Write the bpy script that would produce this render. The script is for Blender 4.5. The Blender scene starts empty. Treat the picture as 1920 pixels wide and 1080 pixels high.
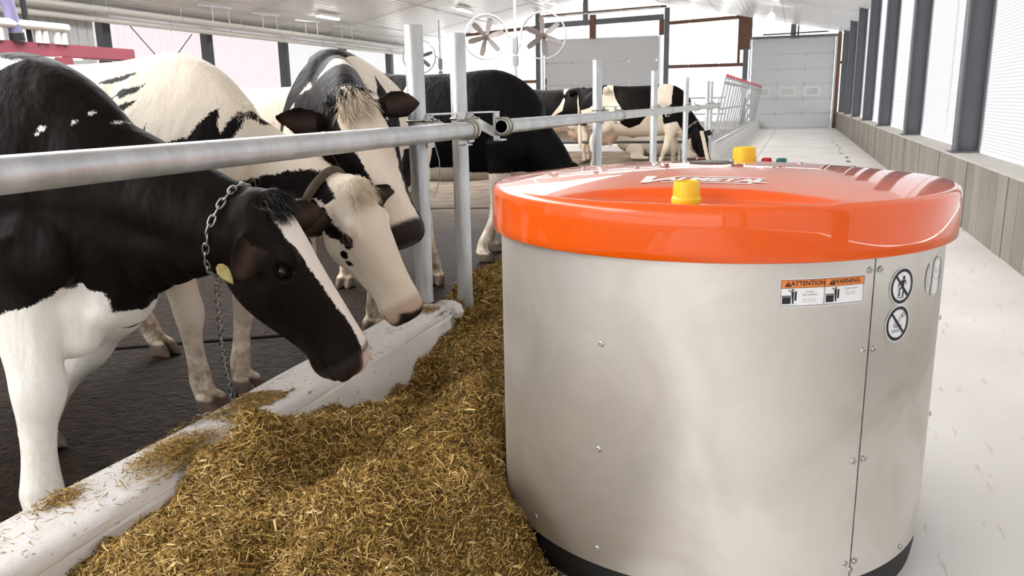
import bpy, bmesh, math, random
import numpy as np
from mathutils import Vector, Matrix
from mathutils.bvhtree import BVHTree
random.seed(7); rng = np.random.default_rng(7)
PI = math.pi
scene = bpy.context.scene
col = scene.collection

# ------------------------------------------------------------------ camera, sky, exposure
cam_data = bpy.data.cameras.new('camera'); cam = bpy.data.objects.new('camera', cam_data); col.objects.link(cam)
cam_data.sensor_width = 36.0; cam_data.lens = 28.2577; cam_data.clip_start = 0.02; cam_data.clip_end = 300
ax = Vector((0.945, 0.326, -0.018)); ay = Vector((-0.057, 0.217, 0.974)); az = Vector((0.322, -0.92, 0.224))
az.normalize(); ax = (ax - az * ax.dot(az)).normalized(); ay = az.cross(ax)
CAM = Vector((0, 0, 1.2))
cam.matrix_world = Matrix(((ax.x, ay.x, az.x, CAM.x), (ax.y, ay.y, az.y, CAM.y), (ax.z, ay.z, az.z, CAM.z), (0, 0, 0, 1)))
scene.camera = cam
world = bpy.data.worlds.new('sky'); scene.world = world; world.use_nodes = True
bg = world.node_tree.nodes['Background']; bg.inputs[0].default_value = (1.0, 0.985, 0.965, 1); bg.inputs[1].default_value = 13.0
vs = scene.view_settings
vs.view_transform = 'Standard'; vs.look = 'None'; vs.exposure = 0.22; vs.gamma = 1.0; vs.use_curve_mapping = False

# ------------------------------------------------------------------ materials
MATS = {}
def mat(name, color, rough=0.6, metal=0.0, noise=0.0, nscale=8.0, color2=None, bump=0.0, bscale=40.0, stretch=(1, 1, 1),
        coat=0.0, coat_rough=0.05, spec=0.5, sheen=0.0, rvar=0.0, emit=0.0):
    if name in MATS: return MATS[name]
    m = bpy.data.materials.new(name); m.use_nodes = True; MATS[name] = m
    nt = m.node_tree; N = nt.nodes; L = nt.links; b = N['Principled BSDF']
    b.inputs['Base Color'].default_value = (*color, 1); b.inputs['Roughness'].default_value = rough
    b.inputs['Metallic'].default_value = metal; b.inputs['Coat Weight'].default_value = coat; b.inputs['Coat Roughness'].default_value = coat_rough
    b.inputs['Specular IOR Level'].default_value = spec; b.inputs['Sheen Weight'].default_value = sheen
    if emit: b.inputs['Emission Color'].default_value = (*color, 1); b.inputs['Emission Strength'].default_value = emit
    if noise or bump or rvar:
        tc = N.new('ShaderNodeTexCoord'); mp = N.new('ShaderNodeMapping'); mp.inputs['Scale'].default_value = stretch
        L.new(tc.outputs['Object'], mp.inputs['Vector'])
    if noise or rvar:
        nz = N.new('ShaderNodeTexNoise'); nz.inputs['Scale'].default_value = nscale; nz.inputs['Detail'].default_value = 6; nz.inputs['Roughness'].default_value = 0.65
        L.new(mp.outputs[0], nz.inputs['Vector'])
    if noise:
        rp = N.new('ShaderNodeValToRGB'); c2 = color2 or tuple(c * (1 - noise) for c in color)
        rp.color_ramp.elements[0].position = 0.35; rp.color_ramp.elements[0].color = (*c2, 1)
        rp.color_ramp.elements[1].position = 0.65; rp.color_ramp.elements[1].color = (*color, 1)
        L.new(nz.outputs['Fac'], rp.inputs[0]); L.new(rp.outputs[0], b.inputs['Base Color'])
    if rvar:
        mr = N.new('ShaderNodeMapRange'); mr.inputs[1].default_value = 0.3; mr.inputs[2].default_value = 0.7
        mr.inputs[3].default_value = rough - rvar; mr.inputs[4].default_value = rough + rvar
        L.new(nz.outputs['Fac'], mr.inputs[0]); L.new(mr.outputs[0], b.inputs['Roughness'])
    if bump:
        n2 = N.new('ShaderNodeTexNoise'); n2.inputs['Scale'].default_value = bscale; n2.inputs['Detail'].default_value = 5
        L.new(mp.outputs[0], n2.inputs['Vector'])
        bp = N.new('ShaderNodeBump'); bp.inputs['Strength'].default_value = 1.0; bp.inputs['Distance'].default_value = bump
        L.new(n2.outputs['Fac'], bp.inputs['Height']); L.new(bp.outputs[0], b.inputs['Normal'])
    return m

def translucent(name, color, wave=None, wscale=40.0, wamt=0.12, mixt=0.85):
    m = bpy.data.materials.new(name); m.use_nodes = True; MATS[name] = m
    nt = m.node_tree; N = nt.nodes; L = nt.links; N.remove(N['Principled BSDF']); out = N['Material Output']
    tr = N.new('ShaderNodeBsdfTranslucent'); df = N.new('ShaderNodeBsdfPrincipled'); df.inputs['Roughness'].default_value = 0.3
    df.inputs['Base Color'].default_value = (*color, 1)
    tr.inputs['Color'].default_value = (*color, 1)
    if wave:
        tc = N.new('ShaderNodeTexCoord'); w = N.new('ShaderNodeTexWave'); w.wave_type = 'BANDS'; w.bands_direction = wave
        w.inputs['Scale'].default_value = wscale; w.inputs['Distortion'].default_value = 0.6; w.inputs['Detail'].default_value = 1; w.inputs['Detail Scale'].default_value = 0.6
        L.new(tc.outputs['Object'], w.inputs['Vector'])
        rp = N.new('ShaderNodeValToRGB'); rp.color_ramp.elements[0].position = 0.0; rp.color_ramp.elements[1].position = 0.35
        rp.color_ramp.elements[0].color = (*[c * (1 - wamt) for c in color], 1); rp.color_ramp.elements[1].color = (*color, 1)
        L.new(w.outputs['Fac'], rp.inputs[0]); L.new(rp.outputs[0], tr.inputs['Color']); L.new(rp.outputs[0], df.inputs['Base Color'])
    mx = N.new('ShaderNodeMixShader'); mx.inputs[0].default_value = mixt
    L.new(df.outputs[0], mx.inputs[1]); L.new(tr.outputs[0], mx.inputs[2]); L.new(mx.outputs[0], out.inputs['Surface'])
    return m

M_galv = mat('galvanised steel', (0.70, 0.72, 0.73), 0.40, 0.55, noise=0.30, nscale=9, bump=0.0006, bscale=60, stretch=(1, 1, 0.35), rvar=0.1)
M_galv2 = mat('bright zinc bracket', (0.78, 0.78, 0.77), 0.36, 0.5, noise=0.2, nscale=30)
M_bolt = mat('zinc bolt', (0.5, 0.49, 0.45), 0.35, 0.95)
M_ubolt = mat('yellow zinc u-bolt', (0.56, 0.53, 0.44), 0.35, 0.9)
M_inside = mat('dark pipe bore', (0.05, 0.05, 0.05), 0.8)
M_column = mat('grey painted steel column', (0.125, 0.13, 0.145), 0.45, 0.0, noise=0.15, nscale=3)
M_dark = mat('charcoal steel', (0.06, 0.065, 0.072), 0.5)
M_rust = mat('red oxide primer steel', (0.20, 0.095, 0.06), 0.65, noise=0.3, nscale=6)
M_white = mat('white gloss paint', (0.82, 0.82, 0.81), 0.4)
M_pvc = mat('white pvc pipe', (0.80, 0.79, 0.75), 0.35)
M_black = mat('black rubber', (0.012, 0.012, 0.013), 0.6)
M_door = mat('white insulated door skin', (0.66, 0.68, 0.70), 0.45, bump=0.0008, bscale=90)
M_chrome = mat('steel hinge', (0.5, 0.51, 0.52), 0.35, 0.8)
M_conc = mat('pale concrete', (0.78, 0.755, 0.72), 0.62, noise=0.10, nscale=1.3, bump=0.002, bscale=35)

# ------------------------------------------------------------------ mesh helpers
class MB:
    def __init__(s): s.v = []; s.f = []
    def add(s, vs_, fs):
        o = len(s.v); s.v += [tuple(p) for p in vs_]; s.f += [tuple(i + o for i in f) for f in fs]; return s
    def box(s, c, d, rot=None):
        x, y, z = d[0] / 2, d[1] / 2, d[2] / 2
        P = [Vector((sx * x, sy * y, sz * z)) for sz in (-1, 1) for sy in (-1, 1) for sx in (-1, 1)]
        if rot is not None: P = [rot @ p for p in P]
        c = Vector(c)
        return s.add([p + c for p in P], [(0, 2, 3, 1), (4, 5, 7, 6), (0, 1, 5, 4), (2, 6, 7, 3), (0, 4, 6, 2), (1, 3, 7, 5)])
    def bar(s, a, b, w, h, up=(0, 0, 1)):
        a = Vector(a); b = Vector(b); d = b - a; L = d.length; d.normalize()
        u = Vector(up); u = u - d * u.dot(d)
        if u.length < 1e-4: u = Vector((1, 0, 0)) - d * d.x
        u.normalize(); w_ = d.cross(u)
        return s.box((a + b) / 2, (L, w, h), Matrix((d, w_, u)).transposed())
    def tube(s, path, rad, n=12, caps=True, closed=False, asp=1.0):
        P = [Vector(p) for p in path]; k = len(P)
        R = rad if hasattr(rad, '__len__') else [rad] * k
        T = []
        for i in range(k):
            a = P[(i - 1) % k] if (closed or i > 0) else P[i]; b = P[(i + 1) % k] if (closed or i < k - 1) else P[i]
            T.append((b - a).normalized())
        u = T[0].orthogonal().normalized(); V = []; F = []
        for i in range(k):
            u = (u - T[i] * u.dot(T[i])); u = u.normalized() if u.length > 1e-6 else T[i].orthogonal().normalized()
            w = T[i].cross(u)
            V += [P[i] + (u * math.cos(2 * PI * j / n) * asp + w * math.sin(2 * PI * j / n)) * R[i] for j in range(n)]
        for i in range(k if closed else k - 1):
            a = i * n; b = ((i + 1) % k) * n
            F += [(a + j, a + (j + 1) % n, b + (j + 1) % n, b + j) for j in range(n)]
        if caps and not closed:
            F.append(tuple(range(n - 1, -1, -1))); F.append(tuple((k - 1) * n + j for j in range(n)))
        return s.add(V, F)
    def cyl(s, a, b, r, n=16, r2=None, caps=True): return s.tube([a, b], [r, r if r2 is None else r2], n, caps)
    def lathe(s, prof, n=48, c=(0, 0, 0), cap=False):
        V = []; F = []; k = len(prof)
        for r, z in prof: V += [(c[0] + r * math.cos(2 * PI * j / n), c[1] + r * math.sin(2 * PI * j / n), c[2] + z) for j in range(n)]
        for i in range(k - 1): F += [(i * n + j, i * n + (j + 1) % n, (i + 1) * n + (j + 1) % n, (i + 1) * n + j) for j in range(n)]
        if cap: F.append(tuple(range(n - 1, -1, -1))); F.append(tuple((k - 1) * n + j for j in range(n)))
        return s.add(V, F)
    def prism(s, pts, y0, y1, axis='y'):
        n = len(pts)
        def P(a, b, t): return {'y': (a, t, b), 'x': (t, a, b), 'z': (a, b, t)}[axis]
        V = [P(a, b, y0) for a, b in pts] + [P(a, b, y1) for a, b in pts]
        F = [tuple(range(n)), tuple(range(2 * n - 1, n - 1, -1))] + [(i, i + n, (i + 1) % n + n, (i + 1) % n) for i in range(n)]
        return s.add(V, F)
    def ball(s, c, r, n=12, rot=None):
        r = r if hasattr(r, '__len__') else (r, r, r); m = max(6, n // 2 + 2); V = []; F = []; c = Vector(c)
        for i in range(1, m):
            t = PI * i / m
            for j in range(n):
                p = Vector((r[0] * math.sin(t) * math.cos(2 * PI * j / n), r[1] * math.sin(t) * math.sin(2 * PI * j / n), r[2] * math.cos(t)))
                V.append(c + (rot @ p if rot is not None else p))
        top = Vector((0, 0, r[2])); bot = -top
        V.append(c + (rot @ top if rot is not None else top)); V.append(c + (rot @ bot if rot is not None else bot))
        for i in range(m - 2): F += [(i * n + j, (i + 1) * n + j, (i + 1) * n + (j + 1) % n, i * n + (j + 1) % n) for j in range(n)]
        a = (m - 1) * n; F += [(a, j, (j + 1) % n) for j in range(n)]; o = (m - 2) * n; F += [(a + 1, o + (j + 1) % n, o + j) for j in range(n)]
        return s.add(V, F)
    def mesh(s, name, m, smooth=None, bev=0.0):
        me = bpy.data.meshes.new(name); me.from_pydata(s.v, [], s.f)
        bm = bmesh.new(); bm.from_mesh(me); bmesh.ops.recalc_face_normals(bm, faces=bm.faces)
        if bev:
            E_ = [e for e in bm.edges if len(e.link_faces) == 2 and e.calc_face_angle(0) > 0.6]
            bmesh.ops.bevel(bm, geom=E_, offset=bev, segments=2, affect='EDGES', clamp_overlap=True)
        bm.to_mesh(me); bm.free()
        if m is not None: me.materials.append(m)
        if smooth is not None:
            me.polygons.foreach_set('use_smooth', [True] * len(me.polygons))
            me.set_sharp_from_angle(angle=math.radians(smooth))
        me.update(); return me
    def build(s, name, m, parent=None, smooth=None, bev=0.0, **kw):
        return put(s.mesh(name, m, smooth, bev), name, parent, **kw)

def wmat(o):
    return wmat(o.parent) @ o.matrix_parent_inverse @ o.matrix_basis if o.parent else o.matrix_basis.copy()
def put(me, name, parent=None, loc=None, rot=None, mw=None, **kw):
    o = bpy.data.objects.new(name, me); col.objects.link(o)
    if mw is not None: o.matrix_basis = mw
    if loc is not None: o.location = loc
    if rot is not None: o.rotation_euler = rot
    if parent is not None:
        o.parent = parent; o.matrix_parent_inverse = wmat(parent).inverted()
    tag(o, **kw); return o
def tag(o, label=None, cat=None, group=None, kind=None):
    if label: o['label'] = label
    if cat: o['category'] = cat
    if group: o['group'] = group
    if kind: o['kind'] = kind
    return o
def empty(name, loc, **kw):
    o = bpy.data.objects.new(name, None); col.objects.link(o); o.location = loc; o.empty_display_size = 0.1; return tag(o, **kw)
def copy_tree(o, delta, parent=None):
    c = o.copy(); col.objects.link(c)
    if parent is None:
        c.location = Vector(o.location) + Vector(delta)
    else:
        c.parent = parent; c.matrix_parent_inverse = o.matrix_parent_inverse.copy()
    for ch in o.children: copy_tree(ch, delta, c)
    return c
def arrays_mesh(name, V, F4, m, smooth=False, attrs=None):
    """big quad mesh from numpy arrays"""
    me = bpy.data.meshes.new(name); nv = len(V); nf = len(F4); k = F4.shape[1]
    me.vertices.add(nv); me.vertices.foreach_set('co', np.ascontiguousarray(V, dtype=np.float32).ravel())
    me.loops.add(nf * k); me.loops.foreach_set('vertex_index', np.ascontiguousarray(F4, dtype=np.int32).ravel())
    me.polygons.add(nf); me.polygons.foreach_set('loop_start', np.arange(0, nf * k, k, dtype=np.int32))
    me.update(calc_edges=True)
    if smooth: me.polygons.foreach_set('use_smooth', np.ones(nf, dtype=bool))
    for an, av in (attrs or {}).items():
        a = me.attributes.new(an, 'FLOAT', 'POINT'); a.data.foreach_set('value', np.ascontiguousarray(av, dtype=np.float32))
    me.materials.append(m); me.validate(); return me
def sstep(a, b, x):
    t = np.clip((x - a) / (b - a), 0, 1); return t * t * (3 - 2 * t)
def poly_sd(px, py, pts):
    """signed distance to a polygon, positive inside"""
    d = np.full(px.shape, 1e9); ins = np.zeros(px.shape, bool); n = len(pts)
    for i in range(n):
        ax_, ay_ = pts[i]; bx, by = pts[(i + 1) % n]; ex, ey = bx - ax_, by - ay_
        t = np.clip(((px - ax_) * ex + (py - ay_) * ey) / (ex * ex + ey * ey + 1e-12), 0, 1)
        d = np.minimum(d, (px - ax_ - t * ex) ** 2 + (py - ay_ - t * ey) ** 2)
        c = ((ay_ > py) != (by > py)) & (px < ex * (py - ay_) / (ey if abs(ey) > 1e-12 else 1e-12) + ax_)
        ins ^= c
    return np.where(ins, 1, -1) * np.sqrt(d)
def vnoise(x, y, seed=0):
    """smooth value noise on a lattice, 0..1"""
    xi = np.floor(x).astype(np.int64); yi = np.floor(y).astype(np.int64); xf = x - xi; yf = y - yi
    def h(a, b):
        n = (a * 374761393 + b * 668265263 + seed * 974634777) & 0xffffffff
        n = ((n ^ (n >> 13)) * 1274126177) & 0xffffffff; return ((n ^ (n >> 16)) & 0xffff) / 65535.0
    u = xf * xf * (3 - 2 * xf); v = yf * yf * (3 - 2 * yf)
    return (h(xi, yi) * (1 - u) + h(xi + 1, yi) * u) * (1 - v) + (h(xi, yi + 1) * (1 - u) + h(xi + 1, yi + 1) * u) * v
# ------------------------------------------------------------------ the barn
XR, XL, XRIDGE, YE, YB = 1.62, -17.4, -7.95, 35.5, -9.0
ZE, ZR = 3.67, 5.62
def e(x, z, y=34.5):
    k = YE / y; return x * k, 1.2 + (z - 1.2) * k
# floors
def concrete_floor():
    m = bpy.data.materials.new('worn alley concrete'); m.use_nodes = True; N = m.node_tree.nodes; L = m.node_tree.links; b = N['Principled BSDF']
    tc = N.new('ShaderNodeTexCoord'); n1 = N.new('ShaderNodeTexNoise'); n1.inputs['Scale'].default_value = 0.9; n1.inputs['Detail'].default_value = 7
    L.new(tc.outputs['Object'], n1.inputs['Vector'])
    rp = N.new('ShaderNodeValToRGB'); E_ = rp.color_ramp.elements
    E_[0].position = 0.3; E_[0].color = (0.76, 0.725, 0.69, 1); E_[1].position = 0.62; E_[1].color = (0.875, 0.845, 0.81, 1)
    L.new(n1.outputs['Fac'], rp.inputs[0])
    n2 = N.new('ShaderNodeTexNoise'); n2.inputs['Scale'].default_value = 9; n2.inputs['Detail'].default_value = 6; n2.inputs['Roughness'].default_value = 0.7
    mp = N.new('ShaderNodeMapping'); mp.inputs['Scale'].default_value = (2.2, 0.35, 1); L.new(tc.outputs['Object'], mp.inputs[0]); L.new(mp.outputs[0], n2.inputs['Vector'])
    r2 = N.new('ShaderNodeValToRGB'); r2.color_ramp.elements[0].position = 0.27; r2.color_ramp.elements[0].color = (0.62, 0.58, 0.53, 1); r2.color_ramp.elements[1].position = 0.4; r2.color_ramp.elements[1].color = (1, 1, 1, 1)
    L.new(n2.outputs['Fac'], r2.inputs[0])
    mx = N.new('ShaderNodeMixRGB'); mx.blend_type = 'MULTIPLY'; mx.inputs[0].default_value = 1; L.new(rp.outputs[0], mx.inputs[1]); L.new(r2.outputs[0], mx.inputs[2])
    L.new(mx.outputs[0], b.inputs['Base Color']); b.inputs['Roughness'].default_value = 0.55
    n3 = N.new('ShaderNodeTexNoise'); n3.inputs['Scale'].default_value = 60; n3.inputs['Detail'].default_value = 4; L.new(tc.outputs['Object'], n3.inputs['Vector'])
    bp = N.new('ShaderNodeBump'); bp.inputs['Distance'].default_value = 0.002; L.new(n3.outputs['Fac'], bp.inputs['Height']); L.new(bp.outputs[0], b.inputs['Normal'])
    return m
fl = MB().box((0.06, (YB + YE) / 2, -0.05), (3.42, YE - YB, 0.1)).build('floor', concrete_floor(), kind='structure', label='pale worn concrete feed alley floor beside the robot')
M_joint = mat('dark floor joint', (0.22, 0.20, 0.18), 0.8)
M_stain = mat('dark floor stain', (0.16, 0.14, 0.12), 0.7, noise=0.3, nscale=12)
MB().box((-0.72, 21.5, 0.0006), (0.012, 26, 0.0012)).build('floor_joint', M_joint, fl)
for k in range(14):
    MB().box((1.02 + random.uniform(-.05, .05), 11.0 + k * 1.15, 0.0008), (random.uniform(.03, .09), random.uniform(.15, .5), 0.0016)).build('drain_slot', M_stain, fl)
for k in range(12):
    y = 11.5 + k * 2.0
    MB().box((0.15, y, 0.0005), (1.75, 0.01, 0.001)).build('saw_cut', mat('grey saw cut', (0.42, 0.4, 0.37), 0.8), fl)
def mat_floor():
    m = bpy.data.materials.new('wet rubber stall floor'); m.use_nodes = True; N = m.node_tree.nodes; L = m.node_tree.links; b = N['Principled BSDF']
    tc = N.new('ShaderNodeTexCoord'); mp = N.new('ShaderNodeMapping'); mp.inputs['Scale'].default_value = (1.0, 1.25, 1); mp.inputs['Rotation'].default_value = (0, 0, 0.5)
    L.new(tc.outputs['Object'], mp.inputs[0])
    n1 = N.new('ShaderNodeTexNoise'); n1.inputs['Scale'].default_value = 15; n1.inputs['Detail'].default_value = 7; n1.inputs['Roughness'].default_value = 0.6; L.new(mp.outputs[0], n1.inputs['Vector'])
    rp = N.new('ShaderNodeValToRGB'); E_ = rp.color_ramp.elements; E_[0].position = 0.35; E_[0].color = (0.008, 0.0042, 0.0022, 1); E_[1].position = 0.72; E_[1].color = (0.040, 0.023, 0.013, 1)
    L.new(n1.outputs['Fac'], rp.inputs[0])
    # drier, browner litter far from the feed alley's near end
    sep = N.new('ShaderNodeSeparateXYZ'); L.new(tc.outputs['Object'], sep.inputs[0])
    mr = N.new('ShaderNodeMapRange'); mr.inputs[1].default_value = 7; mr.inputs[2].default_value = 11; L.new(sep.outputs[1], mr.inputs[0])
    n2 = N.new('ShaderNodeTexNoise'); n2.inputs['Scale'].default_value = 3; n2.inputs['Detail'].default_value = 6; L.new(tc.outputs['Object'], n2.inputs['Vector'])
    r2 = N.new('ShaderNodeValToRGB'); r2.color_ramp.elements[0].color = (0.10, 0.065, 0.04, 1); r2.color_ramp.elements[1].color = (0.30, 0.23, 0.16, 1); r2.color_ramp.elements[0].position = .3; r2.color_ramp.elements[1].position = .7
    L.new(n2.outputs['Fac'], r2.inputs[0])
    mx = N.new('ShaderNodeMixRGB'); L.new(mr.outputs[0], mx.inputs[0]); L.new(rp.outputs[0], mx.inputs[1]); L.new(r2.outputs[0], mx.inputs[2]); L.new(mx.outputs[0], b.inputs['Base Color'])
    b.inputs['Roughness'].default_value = 0.5; b.inputs['Specular IOR Level'].default_value = .06
    nb = N.new('ShaderNodeTexNoise'); nb.inputs['Scale'].default_value = 42; nb.inputs['Detail'].default_value = 3; L.new(mp.outputs[0], nb.inputs['Vector'])
    ad = N.new('ShaderNodeMath'); ad.operation = 'MULTIPLY_ADD'; ad.inputs[1].default_value = .5; L.new(nb.outputs['Fac'], ad.inputs[0]); L.new(n1.outputs['Fac'], ad.inputs[2])
    bp = N.new('ShaderNodeBump'); bp.inputs['Distance'].default_value = 0.06; bp.inputs['Strength'].default_value = 1.0; L.new(ad.outputs[0], bp.inputs['Height']); L.new(bp.outputs[0], b.inputs['Normal'])
    return m
fs = MB().box(((-1.65 + XL) / 2, (YB + YE) / 2, -0.05), (XL * -1 - 1.65, YE - YB, 0.1)).build('floor_stalls', mat_floor(), kind='structure', label='dark wet rough floor where the cows stand')
for (xa, ya, xb, yb) in ((-6.0, 1.35, -2.4, 3.62), (-9.0, 7.5, -3.0, 8.9)):
    MB().bar((xa, ya, 0.0), (xb, yb, 0.0), 0.03, 0.012).build('floor_groove', mat('wet black groove', (0.008, 0.006, 0.005), 0.9, spec=.02), fs)
# right wall: board-marked knee wall, cap, columns, polycarbonate panels
def wall_conc():
    m = mat('board marked concrete', (0.40, 0.37, 0.33), 0.8, noise=0.35, nscale=3.5, bump=0.004, bscale=22, stretch=(1, 1, 0.45)); return m
wr = MB().box((XR + 0.0, (YB + YE) / 2, 0.20), (0.20, YE - YB, 0.44)).build('wall_right', wall_conc(), kind='structure', label='grey board-marked concrete knee wall under the bright panels')
for o in (wr,): o.location.x = 0.0
yb = YB
k = 0
WC = [mat('knee wall board cast %d' % i, c, 0.85, noise=0.2, nscale=3.0, bump=0.004, bscale=25, stretch=(1, 1, 0.75)) for i, c in enumerate([(0.275, 0.245, 0.212), (0.25, 0.222, 0.19), (0.30, 0.268, 0.232)])]
while yb < YE - 0.2:
    w = 0.62 if yb < 3 else 0.31
    if yb > 24: w = 1.2
    t = 0.012 + 0.008 * ((k * 7919) % 5) / 5
    MB().box((XR - 0.10 - t / 2 + .0, yb + w / 2, 0.303), (t, w - 0.009, 0.606)).build('cast_board_face', WC[(k * 5) % 3], wr, bev=0.003)
    yb += w; k += 1
MB().box((XR + 0.03, (YB + YE) / 2, 0.515), (0.26, YE - YB, 0.19)).build('wall_core', WC[1], wr)
MB().box((XR + 0.02, (YB + YE) / 2, 0.617), (0.29, YE - YB, 0.02)).build('wall_cap', mat('smooth cap concrete', (0.56, 0.53, 0.49), 0.7, noise=0.15, nscale=5), wr, bev=0.004)
T_right = translucent('ribbed polycarbonate', (0.315, 0.320, 0.327), 'Z', 10.0, 0.36, 0.9)
colm = MB()
colm.box((-0.105, 0, 1.55), (0.018, 0.20, 3.1)); colm.box((0.105, 0, 1.55), (0.018, 0.20, 3.1)); colm.box((0, 0, 1.55), (0.20, 0.014, 3.1))
colm_me = colm.mesh('column', M_column)
plate_me = MB().box((0, 0, 0.008), (0.27, 0.24, 0.016)).mesh('base_plate', M_column, bev=0.003)
bolt_me = MB().cyl((0, 0, 0), (0, 0, 0.07), 0.011, 8).cyl((0, 0, 0.01), (0, 0, 0.028), 0.02, 6).mesh('anchor_bolt', mat('rusty anchor bolt', (0.32, 0.13, 0.05), 0.6, 0.4))
RC = [9.4 + 4.2 * i for i in range(-4, 7)]
for y in RC:
    if y > YE - .5: continue
    c = put(colm_me, 'column', wr, loc=(XR + 0.04, y, 0.627))
    put(plate_me, 'base_plate', c, loc=(XR + 0.02, y, 0.627)); put(bolt_me, 'anchor_bolt', c, loc=(XR - 0.05, y, 0.63))
prof_me = MB().box((0, 0, 1.55), (0.02, 0.05, 3.1)).mesh('panel_joint', mat('white aluminium profile', (0.75, 0.76, 0.78), 0.4))
yy = [YB] + [v for r in RC for v in (r - 2.1, r)] + [YE]
yy = sorted(set(round(v, 2) for v in yy if YB <= v <= YE))
for a, b in zip(yy, yy[1:]):
    if b - a < .1: continue
    MB().box((XR + 0.185, (a + b) / 2, 2.16), (0.012, b - a - 0.02, 3.06)).build('polycarbonate_panel', T_right, wr)
    put(prof_me, 'panel_joint', wr, loc=(XR + 0.172, a, 0.627))
# ceilings
def ceil_mat():
    m = mat('white ceiling lining', (0.96, 0.955, 0.95), 0.33)
    N = m.node_tree.nodes; L = m.node_tree.links; b = N['Principled BSDF']
    tc = N.new('ShaderNodeTexCoord'); w = N.new('ShaderNodeTexWave'); w.bands_direction = 'X'; w.inputs['Scale'].default_value = 1.6; L.new(tc.outputs['Object'], w.inputs['Vector'])
    bp = N.new('ShaderNodeBump'); bp.inputs['Distance'].default_value = 0.006; L.new(w.outputs['Fac'], bp.inputs['Height']); L.new(bp.outputs[0], b.inputs['Normal']); return m
M_ceil = ceil_mat()
def slab(x0, z0, x1, z1, t=0.06):
    return MB().prism([(x0, z0), (x1, z1), (x1, z1 + t), (x0, z0 + t)], YB, YE)
XRG = 2.3
def zslope(x): return ZE - .04 + (ZR - ZE + .04) * (XR + .2 - x) / (XR + .2 - XRIDGE)
ce = slab(XR + 0.2, ZE - .04, XRIDGE + XRG, zslope(XRIDGE + XRG)).build('ceiling', M_ceil, kind='structure', label='white sloping ceiling above the feed alley')
ce2 = slab(XRIDGE - XRG, zslope(XRIDGE + XRG), XL - .2, ZE - .04).build('ceiling_far', M_ceil, kind='structure', label='white sloping ceiling above the far side of the cows')
def zc(x): return ZE + (ZR - ZE) * ((XR - x) / (XR - XRIDGE) if x > XRIDGE else (x - XL) / (XRIDGE - XL))
T_ridge = translucent('ridge skylight sheet added for light', (0.76, 0.765, 0.78), None, mixt=0.92)  # unseen skylight strip, added to light floor and cow backs from above
T_ridge2 = translucent('dimmed added ridge sheet', (0.50, 0.50, 0.505), None, mixt=0.92)  # lower transmission so the added skylight brightens the far half less
for y in np.arange(YB, YE - 1, 2.225):
    skyl = y < 11.0
    for sx in (-1, 1): MB().add([(XRIDGE, y + .01, ZR + .02), (XRIDGE, y + 2.215, ZR + .02), (XRIDGE + sx * XRG, y + 2.215, zslope(XRIDGE + XRG) + .02), (XRIDGE + sx * XRG, y + .01, zslope(XRIDGE + XRG) + .02)], [(0, 1, 2, 3)]).build('added_ridge_sheet', T_ridge if skyl else (T_ridge2 if y < 26 else M_ceil), ce)
M_seam = mat('grey ceiling seam strip', (0.74, 0.74, 0.74), 0.5)
for y in np.arange(YB + 3, YE, 5.5):
    MB().bar((XR, y, ZE - .045), (XRIDGE + XRG, y, zslope(XRIDGE + XRG) - .005), 0.05, 0.008).build('seam_strip', M_seam, ce)
    MB().bar((XL, y, ZE - .045), (XRIDGE - XRG, y, zslope(XRIDGE + XRG) - .005), 0.05, 0.008).build('seam_strip', M_seam, ce2)
for x in (-0.6, -3.2, -5.6):
    MB().bar((x, YB, zc(x) - .008), (x, YE, zc(x) - .008), 0.03, 0.008).build('seam_strip', M_seam, ce)
for x in (-10.3, -12.8, -15.2):
    MB().bar((x, YB, zc(x) - .008), (x, YE, zc(x) - .008), 0.03, 0.008).build('seam_strip', M_seam, ce2)
# left wall: pinkish panels between dark columns
T_left = translucent('pinkish translucent curtain', (0.29, 0.274, 0.281), 'Y', 1.2, 0.04, 0.9)
wl = MB().box((XL, (YB + YE) / 2, 0.35), (0.2, YE - YB, 0.7)).build('wall_left', M_conc, kind='structure', label='pale low wall carrying the pinkish translucent curtain')
LC = [17.4 + 4.03 * i for i in range(-6, 5)]
ly = sorted([YB] + [v for v in LC if YB < v < YE] + [YE])
T_leftw = translucent('white translucent curtain', (0.28, 0.282, 0.285), 'Y', 1.2, 0.04, 0.9)
for a, b in zip(ly, ly[1:]):
    MB().box((XL - 0.13, (a + b) / 2, 2.2), (0.02, b - a - .02, 3.0)).build('curtain_panel', T_leftw if a > 25 else T_left, wl)
for v in LC:
    if YB < v < YE: MB().box((XL + 0.05, v, 1.9), (0.26, 0.26, 3.6)).build('column', M_dark, wl, bev=0.005)
MB().bar((XL + .02, 18.2, 3.62), (XL + .02, 21.0, 1.2), 0.02, 0.02).build('cross_brace', M_dark, wl)
MB().bar((XL + .05, 20.8, 3.4), (XL + .05, 18.0, 1.0), 0.02, 0.02).build('cross_brace', M_dark, wl)
MB().box((XL + .35, (YB + YE) / 2, ZE - .02), (0.9, YE - YB, 0.16)).build('eave_box', M_white, wl)
MB().box((XL + .3, 12.1, 2.2), (0.06, 9.4, 3.0)).build('ribbed_lining', mat('white ribbed lining', (0.66, 0.68, 0.68), 0.5), wl)
for k in range(33):
    MB().box((XL + .34, 7.5 + k * .285, 2.2), (0.03, 0.05, 3.0)).build('lining_rib', MATS['white ribbed lining'], wl)
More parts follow.
